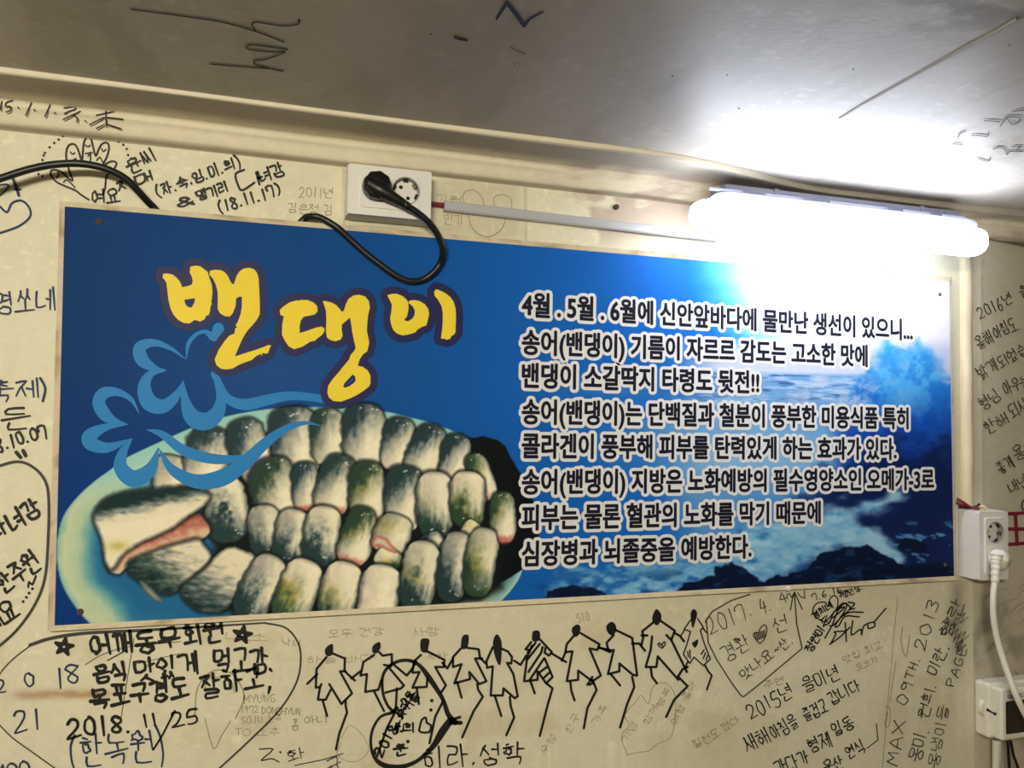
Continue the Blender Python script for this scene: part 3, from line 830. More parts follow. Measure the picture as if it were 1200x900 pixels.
for a_ in (
    (318, 662, 290, 716, 21, .15, .95, .2, 0, 0, .1, .6, 0, 3.2, .6), (358, 668, 338, 718, 23, .0, .8, .1, .9, 0, .8, .35), (404, 670, 392, 718, 22, .0, .8, .0, .3, 0, .7, .1),
    (448, 674, 441, 718, 23, .0, .0, .05), (497, 645, 486, 704, 21, .1, 1.0, .35, .7, 0, .2, .4), (538, 633, 526, 696, 18, .3, 1.0, .65, 0, 0, .1, .2, 0, 3.2, .4),
    (568, 628, 558, 690, 18, .2, .9, .55, .6, 0, .8, .3),
    ): paint_piece(*a_)
add_glow(563, 684, 10, 8, (120, 136, 128), .6)
mixc(np.exp(-((PX - 118) / 14) ** 2 - ((PY - 262) / 6) ** 2) * .3 * grain, (60, 90, 140))
C *= (0.985 + .03 * grain)[..., None]
T = lin(np.clip(C, 0, 255))
o = grid_mesh('printed_panel', P3, M['print'], poster, tint=T, smooth=False)
o['label'] = 'blue print with plate of sliced fish and sea waves'

# ---- border strips and panel body
def quad_prism(name, Q, y0, y1, m, parent, tintcol=None, nseg=1, seed=0):
    """Q four points (any y) of a face; prism between y0 and y1, cut along its length for tinting"""
    a, b, c, d = [np.array(q, float) for q in Q]
    V = []; Fc = []
    for i in range(nseg + 1):
        t = i / nseg
        p = a * (1 - t) + b * t; q = d * (1 - t) + c * t
        for (w_, y) in ((p, y1), (q, y1), (q, y0), (p, y0)):
            V.append((w_[0], y, w_[2]))
    for i in range(nseg):
        k = i * 4
        for j in range(4):
            Fc.append((k + j, k + (j + 1) % 4, k + 4 + (j + 1) % 4, k + 4 + j))
    Fc.append((3, 2, 1, 0)); k = nseg * 4; Fc.append((k, k + 1, k + 2, k + 3))
    o = from_lists(name, V, Fc, m, parent)
    if tintcol is not None:
        me = o.data
        ca = me.color_attributes.new('tint', 'FLOAT_COLOR', 'POINT')
        n = len(V); i = np.arange(n) // 4
        nz = fbm(i / 5.0, (np.arange(n) % 4) * .5 + seed, 4, seed)
        dirt = sstep(.56, .74, nz)[:, None]
        col = lin(tintcol) * (1 - dirt * .55) + lin((120, 92, 62)) * dirt * .55
        c = np.ones((n, 4), np.float32); c[:, :3] = col
        ca.data.foreach_set('color', c.ravel())
    return o
TLo, TRo, BRo, BLo = outer
quad_prism('backing_board', (BLo, BRo, TRo, TLo), -.0100, PY0 + .0002, M['border'], poster, (196, 184, 156), 2, 1)
e_ = .0004
quad_prism('border_strip', (TLo, TRo, TR, TL), PY0 + .0004, PY0 - e_, M['border'], poster, (206, 194, 164), 160, 2)
quad_prism('border_strip', (BLo, BRo, BR, BL), PY0 + .0004, PY0 - e_, M['border'], poster, (220, 208, 180), 160, 3)
quad_prism('border_strip', (BLo, TLo, TL, BL), PY0 + .0004, PY0 - e_, M['border'], poster, (206, 190, 166), 90, 4)
quad_prism('border_strip', (BRo, TRo, TR, BR), PY0 + .0004, PY0 - e_, M['border'], poster, (186, 182, 172), 60, 5)

# ---- flower motif
fl = Ink(face, .00012, 'all')
O = (0, 300, 3)
for S in (
    [(652, 362, 2), (600, 325, 14), (540, 305, 26), (492, 322, 42), (500, 365, 46), (545, 395, 22), (585, 402, 2)],
    [(585, 402, 2), (530, 415, 25), (507, 460, 46), (525, 515, 58), (575, 528, 48), (620, 490, 30), (645, 440, 4)],
    [(643, 440, 4), (652, 510, 32), (675, 565, 58), (720, 582, 62), (762, 555, 52), (777, 500, 34), (765, 440, 26), (750, 415, 20)],
    [(655, 362, 3), (662, 310, 14), (688, 277, 14), (722, 266, 14), (752, 285, 30), (768, 255, 40)],
    [(768, 440, 18), (800, 500, 30), (860, 522, 40), (940, 506, 38), (1010, 492, 32), (1080, 495, 28), (1150, 505, 28)],
    [(490, 555, 2), (460, 503, 16), (410, 478, 28), (365, 483, 42), (347, 515, 44), (367, 555, 45), (402, 580, 25), (450, 592, 2)],
    [(450, 592, 2), (372, 602, 26), (317, 632, 50), (322, 660, 50), (380, 673, 34), (465, 642, 3)],
    [(465, 642, 2), (432, 690, 32), (425, 745, 50), (470, 783, 60), (528, 750, 45), (557, 675, 3)],
    [(557, 675, 2), (605, 750, 34), (690, 792, 50), (780, 780, 60), (860, 728, 48), (930, 660, 38), (1000, 610, 26), (1070, 587, 14), (1130, 597, 2)],
    [(515, 610, 2), (570, 627, 25), (640, 680, 36), (720, 708, 38), (800, 715, 30), (875, 700, 6)],
):
    fl.stroke([(p[0] / 3, 300 + p[1] / 3, p[2] / 3) for p in S], 1, 8)
fl.build('flower_motif', M['p_flower'], poster, 'light blue outline flowers with trailing ribbons')

# ---- heading, brush lettering traced as outlines
c7 = lambda P: cz(180, 290, 6.6667, P)
c4 = lambda P: cz(60, 230, 4.0, P)
c8 = lambda P: cz(330, 320, 5.4545, P)
HEAD = []
HEAD.append((c7([(75, 205), (110, 203), (150, 212), (182, 238), (206, 268), (225, 310), (265, 302), (298, 290), (306, 262), (300, 232), (282, 195), (288, 150), (325, 142), (362, 146), (395, 170), (422, 190), (436, 240), (455, 290), (460, 350), (455, 400), (450, 425), (455, 440), (445, 462), (440, 500), (430, 530), (412, 532), (398, 562), (375, 572), (365, 580), (345, 572), (320, 566), (302, 580), (280, 594), (235, 590), (190, 565), (155, 525), (132, 475), (116, 410), (108, 340), (100, 275), (85, 250), (70, 235)]),
             [c7([(240, 408), (280, 402), (322, 396), (322, 420), (308, 452), (292, 472), (262, 460), (245, 435)])]))
HEAD.append((c7([(440, 182), (480, 174), (520, 176), (552, 190), (578, 218), (598, 262), (612, 284), (625, 290), (636, 262), (648, 222), (672, 186), (705, 164), (750, 158), (785, 170), (808, 198), (820, 240), (826, 340), (830, 440), (830, 520), (806, 566), (772, 608), (735, 648), (712, 682), (690, 722), (660, 790), (635, 852), (700, 830), (770, 808), (840, 785), (895, 762), (918, 765), (905, 792), (895, 825), (872, 830), (855, 822), (842, 850)])
             + c4([(985, 738), (962, 748), (940, 768), (905, 780), (880, 790), (850, 808), (820, 812), (795, 808), (775, 792), (766, 765), (785, 720), (812, 680)])
             + c7([(590, 690), (612, 680), (632, 672), (638, 632), (655, 622), (640, 612), (660, 575), (680, 520), (690, 460), (690, 385), (668, 384), (645, 398), (640, 460), (618, 515), (595, 540), (555, 536), (520, 516), (500, 480), (502, 400), (500, 340), (484, 285), (462, 240), (436, 215)]), []))
HEAD.append((c7([(985, 490), (1010, 465), (1060, 430), (1110, 415), (1135, 412)]) + c8([(113, 182), (120, 172), (165, 172), (205, 188), (228, 212), (230, 245), (214, 264), (180, 272), (140, 280), (122, 305), (115, 345), (116, 384), (165, 368), (215, 350), (255, 342), (274, 354), (272, 376), (256, 398), (225, 420), (215, 432), (180, 440), (135, 470), (80, 487), (45, 468), (20, 430), (2, 395), (4, 330), (14, 275)]) + c7([(1008, 535), (990, 525)]), []))
HEAD.append((c8([(262, 178), (285, 180), (320, 188), (350, 205), (372, 230), (387, 250), (400, 235), (410, 200), (428, 165), (460, 143), (495, 138), (535, 150), (558, 180), (565, 220), (553, 270), (548, 320), (545, 370), (556, 420), (560, 450), (552, 480), (548, 500), (520, 520), (500, 550), (487, 592), (520, 600), (550, 622), (568, 655), (568, 700), (562, 722), (530, 748), (490, 775), (440, 800), (380, 822), (330, 818), (302, 795), (292, 760), (298, 720), (325, 680), (360, 640), (400, 590), (432, 552), (440, 525), (462, 500), (474, 478), (462, 430), (452, 380), (446, 330), (437, 285), (410, 308), (386, 328), (384, 360), (390, 400), (378, 425), (345, 436), (310, 428), (290, 412), (283, 370), (286, 300), (284, 240), (272, 205)]),
             [c8([(455, 648), (470, 662), (474, 688), (462, 702), (435, 722), (405, 733), (394, 726), (402, 704), (428, 675)])]))
HEAD.append((c8([(675, 142), (705, 132), (740, 133), (775, 148), (800, 170), (810, 190), (812, 225), (805, 262), (798, 285), (785, 290), (790, 305), (808, 308), (835, 292), (850, 268), (852, 240), (840, 215), (812, 190), (815, 177), (845, 172), (880, 178), (915, 198), (938, 230), (943, 265), (935, 300), (925, 335), (895, 345), (868, 362), (855, 380), (815, 392), (775, 399), (740, 388), (715, 365), (700, 330), (694, 290), (702, 240), (705, 200), (690, 170)]), []))
HEAD.append((c8([(988, 103), (1015, 112), (1050, 130), (1080, 155), (1100, 185), (1112, 225), (1115, 290), (1112, 340), (1112, 378), (1100, 395), (1085, 402), (1080, 418), (1055, 427), (1040, 420), (1018, 418), (1024, 380), (1030, 320), (1030, 250), (1022, 210), (1000, 170), (978, 145), (975, 120)]), []))

def tess(loops):
    """fill a polygon with holes; reference px in, triangles out"""
    from mathutils.geometry import tessellate_polygon
    L = [[Vector((p[0], p[1], 0)) for p in lp] for lp in loops]
    tr = tessellate_polygon(L)
    flat = [p for lp in loops for p in lp]
    return flat, [tuple(t) for t in tr]
hy = Ink(face, .00042, 'all'); hn = Ink(face, .00026, 'all')
for out, holes in HEAD:
    flat, tr = tess([out] + holes)
    hy._add(flat, tr); hn._add(flat, tr)
    hn.stroke(list(out) + [out[0]], 17.0)
    for h in holes:
        hn.stroke(list(h) + [h[0]], 5.0)
hn.build('heading_outline', M['p_navy'], poster, 'thick dark navy outline of the heading')
hy.build('heading_lettering', M['p_yellow'], poster, 'large yellow brush style heading lettering')

# ---- body text, in the built-in font, laid on the board
def glyph_mesh(text):
    c = bpy.data.curves.new('t', 'FONT'); c.body = text; c.resolution_u = 3
    ob = bpy.data.objects.new('t', c); COL.objects.link(ob)
    bpy.context.view_layer.update()
    dg = bpy.context.evaluated_depsgraph_get()
    me = ob.evaluated_get(dg).to_mesh()
    V = np.array([v.co[:2] for v in me.vertices]); Fc = [tuple(p.vertices) for p in me.polygons]
    ek = {}
    for f in Fc:
        for a, b in zip(f, f[1:] + f[:1]):
            ek.setdefault(frozenset((a, b)), []).append((a, b))
    bd = [v[0] for v in ek.values() if len(v) == 1]
    ob.evaluated_get(dg).to_mesh_clear()
    bpy.data.objects.remove(ob); bpy.data.curves.remove(c)
    return V, Fc, bd
def lay_text(text, l_bot, l_top, r_bot, parent, y, dil_b, dil_w, zh=None, names=('text_line', 'text_outline'), mats=('p_black', 'p_white'), surf_y=None):
    V, Fc, bd = glyph_mesh(text)
    a = pt(*l_bot, 1, y); b = pt(*r_bot, 1, y); t = pt(*l_top, 1, y)
    hgt = (t[2] - a[2]) if zh is None else zh
    s = hgt / 0.884
    x0, x1 = V[:, 0].min(), V[:, 0].max()
    sx = (b[0] - a[0]) / (x1 - x0)
    def W(p, off):
        fx = (p[0] - x0) * sx
        return (a[0] + fx, y - off, a[2] + (b[2] - a[2]) * fx / (b[0] - a[0]) + (p[1] + .058) * s)
    for (nm, mt, dil, off) in ((names[1], mats[1], dil_w, .0002), (names[0], mats[0], dil_b, .00036)):
        if dil_w == 0 and nm == names[1]: continue
        VV_ = [W(p, off) for p in V]; FF = list(Fc)
        if dil > 0:
            n = 10 if dil > .002 else 6
            seen = set()
            for (i, j) in bd:
                p = np.array(VV_[i]); q = np.array(VV_[j]); d = q - p; L = math.hypot(d[0], d[2])
                if L > 1e-7:
                    nx, nz = -d[2] / L * dil, d[0] / L * dil
                    k = len(VV_)
                    VV_ += [(p[0] + nx, p[1], p[2] + nz), (p[0] - nx, p[1], p[2] - nz), (q[0] - nx, q[1], q[2] - nz), (q[0] + nx, q[1], q[2] + nz)]
                    FF.append((k, k + 1, k + 2, k + 3))
                for g in (i, j):
                    if g in seen: continue
                    seen.add(g); p = VV_[g]; k = len(VV_)
                    VV_ += [(p[0] + dil * math.cos(2 * math.pi * m / n), p[1], p[2] + dil * math.sin(2 * math.pi * m / n)) for m in range(n)]
                    FF.append(tuple(range(k, k + n)))
        v2, FF = union2d([((p[0] - a[0]) * 1000, (p[2] - a[2]) * 1000) for p in VV_], FF)
        VV_ = [(a[0] + p[0] / 1000, y - off, a[2] + p[1] / 1000) for p in v2]
        if nm == names[1]:
            ow, VW, FW = None, VV_, FF
        else:
            if dil_w:
                ob = from_lists(names[0], VV_, FF, M[mt], parent)
                oo = from_lists(names[1], VW, FW, M[mats[1]], parent)
                oo['label'] = 'white outline around the black text'
            else:
                ob = from_lists(names[0], VV_, FF, M[mt], parent)
            return ob
LH = 0.0345
for (tx, lb, rb) in (
    ('4월 . 5월 . 6월에 신안앞바다에 물만난 생선이 있으니...', (612, 370), (1069, 398.5)),
    ('송어(밴댕이) 기름이 자르르 감도는 고소한 맛에', (612, 414.5), (1016, 429)),
    ('밴댕이 소갈딱지 타령도 뒷전!!', (612, 453.5), (889, 460.5)),
    ('송어(밴댕이)는 단백질과 철분이 풍부한 미용식품 특히', (612, 496), (1064, 502)),
    ('콜라겐이 풍부해 피부를 탄력있게 하는 효과가 있다.', (612, 536), (1050, 538)),
    ('송어(밴댕이) 지방은 노화예방의 필수영양소인 오메가-3로', (612, 578.5), (1094, 573)),
    ('피부는 물론 혈관의 노화를 막기 때문에', (612, 620.5), (961, 612.5)),
    ('심장병과 뇌졸중을 예방한다.', (612, 663), (880, 653)),
):
    lay_text(tx, lb, (lb[0], lb[1] - 27), rb, poster, PY0, .0012, .0060, LH)

# ---- screws of the board
for (px, py, m) in ((116, 260, 'rust'), (94, 717, 'rust'), (1101, 345, 'steel'), (1107, 662, 'steel'), (924, 690, 'white_plastic')):
    p = pt(px, py, 1, PY0)
    disc_y('screw', p[0], p[2], PY0, PY0 - .0022, .0040 if m != 'steel' else .003, M[m], poster, 14, r1=.0025)

# ================================================================== HANDWRITING ON THE WALL
def ink(surf, parent, m, label=None, name='handwriting'):
    k = Ink(surf)
    k.fin = lambda: k.build(name, M[m], parent, label)
    return k
OFF = 0.0007
bk = lambda px, py, off=0.0: pt(px, py, 1, -off - OFF)

# balloon with club greeting
k = ink(bk, wall_back, 'grey_ink', 'thin stray pen lines crossing the greeting')
k.stroke([(100, 779), (118, 768), (150, 758), (212, 752)], .9, 3); k.stroke([(126, 774), (148, 762)], 1.6); k.stroke([(157, 748), (150, 790), (142, 840)], .8, 3); k.stroke([(160, 778), (210, 766)], .8)
k.fin()
k = ink(bk, wall_back, 'black_ink', 'bold black marker greeting inside the balloon')
write(k, '어깨동무', (108, 772), (211, 758), 24, 4.6); write(k, '회원', (217, 759), (263, 752), 25, 4.4)
for (sx_, sy_) in ((75, 758), (284, 744)):
    P = [(sx_ + 11 * math.cos(math.radians(a)), sy_ + 10 * math.sin(math.radians(a))) for a in (-80, 64, 208, -8, 136, -80)]
    k.stroke(P, 4.0)
write(k, '음식', (112, 803), (151, 797), 21, 4.4); write(k, '맛있게', (160, 797), (234, 789), 24, 4.0); write(k, '먹고감.', (252, 789), (322, 786), 26, 4.0)
write(k, '목포구경도', (108, 831), (222, 815), 23, 4.6); write(k, '잘하고,', (237, 816), (320, 806), 25, 4.0)
write(k, '2018.', (80, 864), (156, 858), 21, 4.0); write(k, '11', (168, 853), (186, 850), 14, 3); k.stroke([(205, 833), (190, 862), (180, 878)], 2.4); write(k, '25', (201, 852), (234, 849), 17, 3)
k.fin()
k = ink(bk, wall_back, 'grey_ink', 'marker balloon outline around the greeting', 'balloon_outline')
k.stroke([(35, 756, 4), (60, 748, 4.2), (100, 742, 4), (160, 739, 3.6), (230, 735, 3), (310, 730, 2)], 3, 5)
k.stroke([(310, 730), (335, 736), (350, 755), (352, 780), (345, 805), (325, 835), (290, 870), (252, 905)], 2.2, 6)
k.stroke([(35, 757), (18, 770), (3, 785), (-6, 800)], 1.6, 4); k.stroke([(-4, 846), (15, 865), (40, 883), (75, 908)], 1.6, 4)
k.stroke([(-5, 547), (20, 541), (38, 547), (52, 562), (57, 585), (56, 640), (52, 680), (40, 710), (20, 738), (-4, 760)], 3.4, 6)
k.fin()
k = ink(bk, wall_back, 'blue_ink', 'blue marker numbers and words at lower left')
write(k, '2', (-6, 813), (8, 812), 15, 2.6); write(k, '0', (28, 806), (42, 805), 16, 2.6); write(k, '1', (66, 807), (78, 806), 24, 2.8); write(k, '8', (78, 804), (99, 800), 23, 2.6)
write(k, '21', (16, 858), (50, 855), 24, 2.8)
write(k, '(한녹원)', (82, 902), (196, 890), 36, 2.8)
write(k, 'MOOK', (-6, 912), (44, 905), 14, 2.8)
k.stroke([(0, 242), (5, 247), (9, 248), (14, 238), (25, 235), (34, 243), (35, 254), (22, 265), (0, 273)], 2.6, 4)
k.stroke([(15, 209), (19, 219), (22, 229)], 3.6); k.stroke([(17, 222), (24, 222)], 2.5); k.stroke([(-3, 217), (8, 216), (9, 220), (-2, 231)], 2, 3)
k.fin()
k = ink(bk, wall_back, 'black_ink', 'black marker words down the left edge')
write(k, '다녀감', (-4, 634), (50, 602), 22, 4.2); write(k, '한주원', (6, 697), (50, 664), 24, 3.8); write(k, '세요', (-10, 742), (24, 722), 24, 3.6)
for q in ((27, 705), (31, 700), (34, 695), (38, 690)): k.disc(*q, 1.8)
k.stroke([(33, 688), (34, 682), (38, 685), (42, 675)], 2.6, 2)
write(k, '든', (3, 505), (36, 502), 26, 3.0); write(k, '8.10.07', (-3, 530), (57, 512), 15, 3.2)
k.stroke([(19, 530), (24, 536)], 4.5); k.stroke([(27, 528), (30, 534)], 4.5)
k.fin()
k = ink(bk, wall_back, 'blue_ink', 'dark blue marker words left of the board')
write(k, '영쏘네', (-6, 367), (65, 362), 25, 2.6); write(k, '축제', (-12, 470), (46, 466), 22, 2.6); k.stroke([(47, 443), (53, 455), (50, 470)], 3, 3)
k.fin()
# top left date and hand drawing
co = on_y(-.0185)
k = Ink(co)
s5 = lambda P: cz(0, 60, 5, P)
for S in ([(10, 295), (0, 345)], [(75, 288), (38, 300), (32, 322), (62, 325), (58, 348), (35, 356)], [(104, 328), (108, 331)], [(185, 300), (150, 375)], [(199, 343), (203, 346)], [(295, 310), (263, 383)], [(319, 360), (323, 362)],
          [(375, 332), (435, 325), (440, 340), (405, 352), (378, 365)], [(370, 400), (470, 352)], [(430, 372), (452, 392), (450, 414)], [(498, 407), (502, 410)],
          [(565, 375), (680, 350)], [(620, 338), (622, 440)], [(610, 388), (560, 412), (525, 430)], [(630, 388), (718, 398)], [(612, 430), (565, 452)], [(628, 428), (708, 454)]):
    k.stroke(s5(S), 1.7, 3)
k.build('handwriting', M['black_ink'], cornice, 'black pen date and characters on the cornice')
k = ink(bk, wall_back, 'black_ink', 'marker drawing of a hand under an arc of dots', 'hand_drawing')
for (x, y) in ((225, 720), (248, 732), (225, 660), (248, 637), (255, 610), (262, 595), (290, 562), (317, 537), (343, 517), (368, 497), (390, 492), (405, 482), (420, 480), (625, 500), (640, 508), (657, 515), (695, 530), (722, 548), (742, 572), (750, 608)):
    p = s5([(x, y)])[0]; k.disc(p[0], p[1], 1.5)
k.stroke(s5([(470, 472), (478, 492)]), 2.8); k.stroke(s5([(563, 478), (563, 498)]), 2.8)
k.stroke(s5([(520, 870), (480, 845), (440, 815), (380, 790), (330, 765), (297, 725), (300, 700), (325, 695), (365, 710), (400, 745), (425, 755), (402, 690), (387, 620), (392, 570), (412, 545), (440, 548), (462, 590), (478, 645), (484, 600), (490, 540), (505, 508), (530, 508), (545, 560), (560, 612), (580, 570), (600, 540), (630, 538), (638, 570), (625, 620), (602, 668), (650, 645), (682, 655), (660, 700), (625, 730), (615, 800), (605, 838)]), 2.2, 4)
for S in ([(412, 590), (422, 602), (438, 596)], [(500, 550), (515, 560), (528, 550)], [(595, 570), (605, 588), (620, 575)], [(330, 740), (345, 725), (338, 708)], [(372, 768), (392, 752), (440, 800)], [(500, 600), (540, 592)], [(515, 615), (530, 600), (528, 650)], [(565, 640), (585, 620), (600, 650)], [(425, 640), (445, 628), (432, 655)]):
    k.stroke(s5(S), 1.6, 2)
k.fin()
k = ink(bk, wall_back, 'black_ink', 'black marker family names and date above the board')
write(k, '윤씨', (153, 205), (187, 188), 17, 2.8); write(k, '여요', (108, 239), (140, 236), 15, 2.6); write(k, '자매', (139, 225), (181, 211), 11, 3.0)
write(k, '(자.숙.임.미.희)', (185, 232), (284, 194), 13, 2.7); write(k, '&', (207, 244), (229, 241), 11, 3.0); write(k, '맹기리', (233, 236), (269, 224), 12, 2.9)
k.stroke([(286, 199), (276, 204), (279, 217), (284, 223), (298, 214)], 2.7, 3); write(k, '녀감', (306, 214), (334, 203), 15, 2.8); k.stroke([(300, 202), (304, 216)], 2.7); k.stroke([(302, 209), (307, 207)], 2.6); write(k, '(18.11.17)', (257, 250), (331, 227), 13, 2.8)
k.fin()
k = ink(bk, wall_back, 'pencil', 'faint pencil scribbles on the wall')
write(k, '2011년', (350, 231), (390, 233), 12, 1.1); write(k, '김은정 김', (337, 249), (390, 252), 11, 1.1)
for S in ([(552, 248), (543, 235), (545, 225), (556, 223), (565, 232), (567, 240)], [(580, 244), (579, 232), (588, 228), (598, 232), (600, 245)], [(549, 252), (552, 265), (562, 275), (575, 277), (588, 268), (594, 252)]): k.stroke(S, 1.0, 4)
write(k, '기월', (511, 238), (540, 240), 10, 1.0); write(k, '인기', (520, 262), (542, 264), 12, 1.0)
write(k, 'MYUNG', (286, 824), (323, 822), 9, 1.1); write(k, '1972 DONGHYUN', (282, 835), (352, 838), 8, 1.1); write(k, 'SOJU 소주', (283, 848), (330, 846), 8, 1.0); write(k, 'TO 소주', (275, 862), (328, 862), 8, 1.0)
write(k, '네소', (265, 750), (315, 752), 9, 1.0); write(k, '낙서', (330, 757), (352, 759), 9, 1.0)
write(k, '좀', (342, 856), (350, 856), 13, 1.4); write(k, '아니', (357, 848), (385, 846), 8, 1.4)
write(k, '모두 건강', (385, 748), (450, 744), 9, .9); write(k, '사랑', (484, 746), (515, 744), 10, .9); write(k, '510', (677, 730), (692, 727), 10, 1.0)
write(k, '하늘 바다', (360, 778), (440, 775), 8, .8); write(k, '축하', (500, 775), (525, 772), 9, .8)
k.stroke([(228, 838), (232, 805), (250, 786), (272, 790), (286, 815), (276, 842)], 1.6, 4); k.stroke([(240, 808), (245, 795), (268, 795), (275, 812)], 1.2, 3); k.stroke([(240, 842), (250, 878), (258, 865), (270, 845)], 1.1, 2)
k.stroke([(400, 870), (395, 885), (415, 893), (432, 880), (425, 862), (410, 850), (400, 865)], .8, 3)
for (x, y, t) in ((640, 885, '우정'), (668, 860, '친구'), (700, 850, '가족'), (792, 850, '여행'), (805, 822, '좋아'), (735, 870, '기념'), (760, 850, '함께'), (775, 830, '행복')):
    write(k, t, (x, y), (x + 12, y - 22), 8, .9)
k.stroke([(735, 885), (728, 862), (738, 850), (732, 838), (745, 822), (752, 815), (760, 825), (765, 805), (778, 800), (788, 808), (792, 822), (790, 850), (785, 865), (770, 872), (760, 880), (745, 882), (735, 885)], .9, 3)
write(k, '맛집 최고', (990, 777), (1035, 758), 8, 1.1); write(k, '또오자', (1005, 786), (1030, 775), 7, 1.0); write(k, '주연', (896, 807), (920, 800), 8, 1.1)
k.stroke([(1058, 735), (1056, 752), (1062, 770), (1066, 745)], 1.1, 3); k.stroke([(1050, 775), (1046, 800), (1043, 822)], 1.0); k.stroke([(1040, 835), (1037, 850), (1042, 850), (1043, 830), (1037, 828)], 1.0, 3); k.stroke([(1052, 700), (1046, 760), (1034, 900)], .8)
write(k, '질전도', (815, 878), (845, 862), 10, 1.5); write(k, '꼈다', (848, 858), (868, 846), 9, 1.3)
k.fin()
k = ink(bk, wall_back, 'black_ink', 'thin pen signature below the board')
k.stroke([(304, 878), (320, 878), (306, 891), (318, 889), (327, 893)], 1.5, 3); k.stroke([(328, 881), (329, 882)], 2); write(k, '화', (338, 894), (358, 888), 13, 1.4); k.stroke([(345, 897), (380, 890), (402, 883)], 1.2); write(k, '규', (385, 905), (402, 898), 12, 1.4)
k.fin()

# row of dancing figures
k = ink(bk, wall_back, 'black_ink', 'row of ten dancing stick people holding hands', 'dancers_drawing')
F1 = lambda P: cz(350, 710, 6, P); F2 = lambda P: cz(530, 710, 6, P); F3 = lambda P: cz(680, 700, 6, P)
W1 = 2.9
for fz, S in (
 (F1, [(195, 360), (125, 445), (120, 575), (150, 570), (135, 660), (190, 660), (225, 590)]), (F1, [(215, 550), (300, 690), (375, 615), (290, 460), (330, 460)]), (F1, [(240, 335), (325, 370), (322, 455), (345, 480), (395, 525)]), (F1, [(130, 480), (60, 548)]), (F1, [(150, 570), (160, 550)]), (F1, [(170, 670), (200, 775)]), (F1, [(330, 660), (330, 700), (340, 750), (285, 900), (262, 1010)]),
 (F1, [(530, 345), (455, 395), (435, 490), (480, 480), (468, 605), (560, 590), (582, 520)]), (F1, [(565, 325), (590, 350), (655, 340), (655, 410)]), (F1, [(600, 415), (650, 425)]), (F1, [(640, 440), (740, 560), (720, 580), (610, 610)]), (F1, [(435, 460), (370, 510)]), (F1, [(530, 600), (600, 740)]), (F1, [(690, 580), (682, 740), (620, 860), (550, 1060)]),
 (F1, [(670, 415), (760, 490), (800, 440), (825, 390)]), (F1, [(860, 345), (810, 390), (800, 470), (850, 465), (800, 575), (900, 570), (905, 510)]), (F1, [(905, 320), (1025, 380), (1020, 430), (960, 430), (1035, 560), (1000, 610)]), (F1, [(830, 580), (845, 690)]), (F1, [(1015, 670), (960, 780), (920, 965)]), (F1, [(1010, 400), (1045, 440), (1085, 370)]),
 (F2, [(60, 300), (5, 360), (5, 430), (65, 410), (15, 545), (125, 515), (120, 465), (190, 550), (240, 530), (160, 370), (210, 370)]), (F2, [(105, 295), (185, 305), (195, 365), (235, 405)]), (F2, [(35, 535), (65, 645)]), (F2, [(175, 550), (182, 590), (215, 640), (150, 740), (70, 925)]),
 (F2, [(285, 290), (240, 390), (245, 435), (285, 425), (270, 630), (355, 630), (360, 580), (440, 650), (460, 635), (430, 480), (385, 400), (415, 405), (420, 360), (390, 320), (345, 300)]), (F2, [(300, 635), (345, 775)]), (F2, [(405, 640), (410, 700), (435, 785), (380, 910)]), (F2, [(435, 385), (480, 415), (520, 350)]),
 (F2, [(555, 255), (515, 305), (540, 310), (525, 375), (505, 530), (600, 520), (600, 460), (660, 545), (705, 500), (650, 370)]), (F2, [(615, 235), (700, 325), (680, 350), (650, 330), (655, 295)]), (F2, [(585, 260), (530, 330)]), (F2, [(615, 268), (525, 380)]), (F2, [(635, 290), (625, 330), (535, 465)]), (F2, [(645, 370), (545, 520)]), (F2, [(665, 430), (610, 470)]), (F2, [(682, 470), (645, 505)]), (F2, [(560, 280), (540, 330)]),
 (F2, [(700, 335), (800, 395)]), (F2, [(550, 530), (580, 615)]), (F2, [(655, 540), (705, 580), (670, 700), (615, 915)]),
 (F2, [(855, 210), (805, 270), (795, 325), (845, 320), (805, 530), (885, 520), (885, 455), (985, 530), (1045, 490), (965, 300), (1020, 310), (1035, 270), (900, 190)]), (F2, [(800, 320), (770, 385)]), (F2, [(830, 535), (838, 600), (860, 665)]), (F2, [(985, 520), (1015, 590), (950, 720), (925, 860)]), (F2, [(1030, 295), (1110, 310)]), (F2, [(950, 555), (985, 500)]), (F2, [(965, 555), (990, 540)]),
 (F3, [(235, 265), (185, 320), (200, 380), (235, 370), (195, 540), (275, 520), (275, 465), (370, 545), (400, 550), (365, 285), (250, 230)]), (F3, [(130, 350), (210, 385)]), (F3, [(215, 540), (280, 620)]), (F3, [(365, 560), (380, 630), (330, 750), (280, 915)]), (F3, [(365, 325), (415, 325), (455, 375)]),
 (F3, [(515, 175), (435, 240), (445, 270), (430, 340)]), (F3, [(430, 268), (472, 268)]), (F3, [(505, 275), (495, 370), (460, 490), (535, 490), (545, 415), (690, 580)]), (F3, [(565, 165), (665, 235), (640, 300)]), (F3, [(605, 265), (640, 300), (750, 525)]), (F3, [(685, 560), (720, 505), (755, 490)]), (F3, [(660, 250), (700, 270), (730, 310)]), (F3, [(495, 495), (505, 560), (540, 605)]), (F3, [(690, 560), (755, 625), (660, 720), (605, 840)]),
):
    k.stroke(fz(S), W1)
for fz, S in ((F3, [(775, 160), (730, 225), (775, 240), (750, 330), (725, 400), (770, 465), (800, 420), (865, 480), (915, 435), (870, 320), (845, 235), (865, 210), (825, 150)]), (F3, [(730, 235), (705, 275)]), (F3, [(755, 380), (760, 420)]), (F3, [(770, 370), (775, 430)]), (F3, [(850, 400), (870, 370)]), (F3, [(865, 430), (880, 390)]), (F3, [(885, 445), (895, 410)]), (F3, [(860, 215), (890, 250)])):
    k.stroke(fz(S), 1.7)
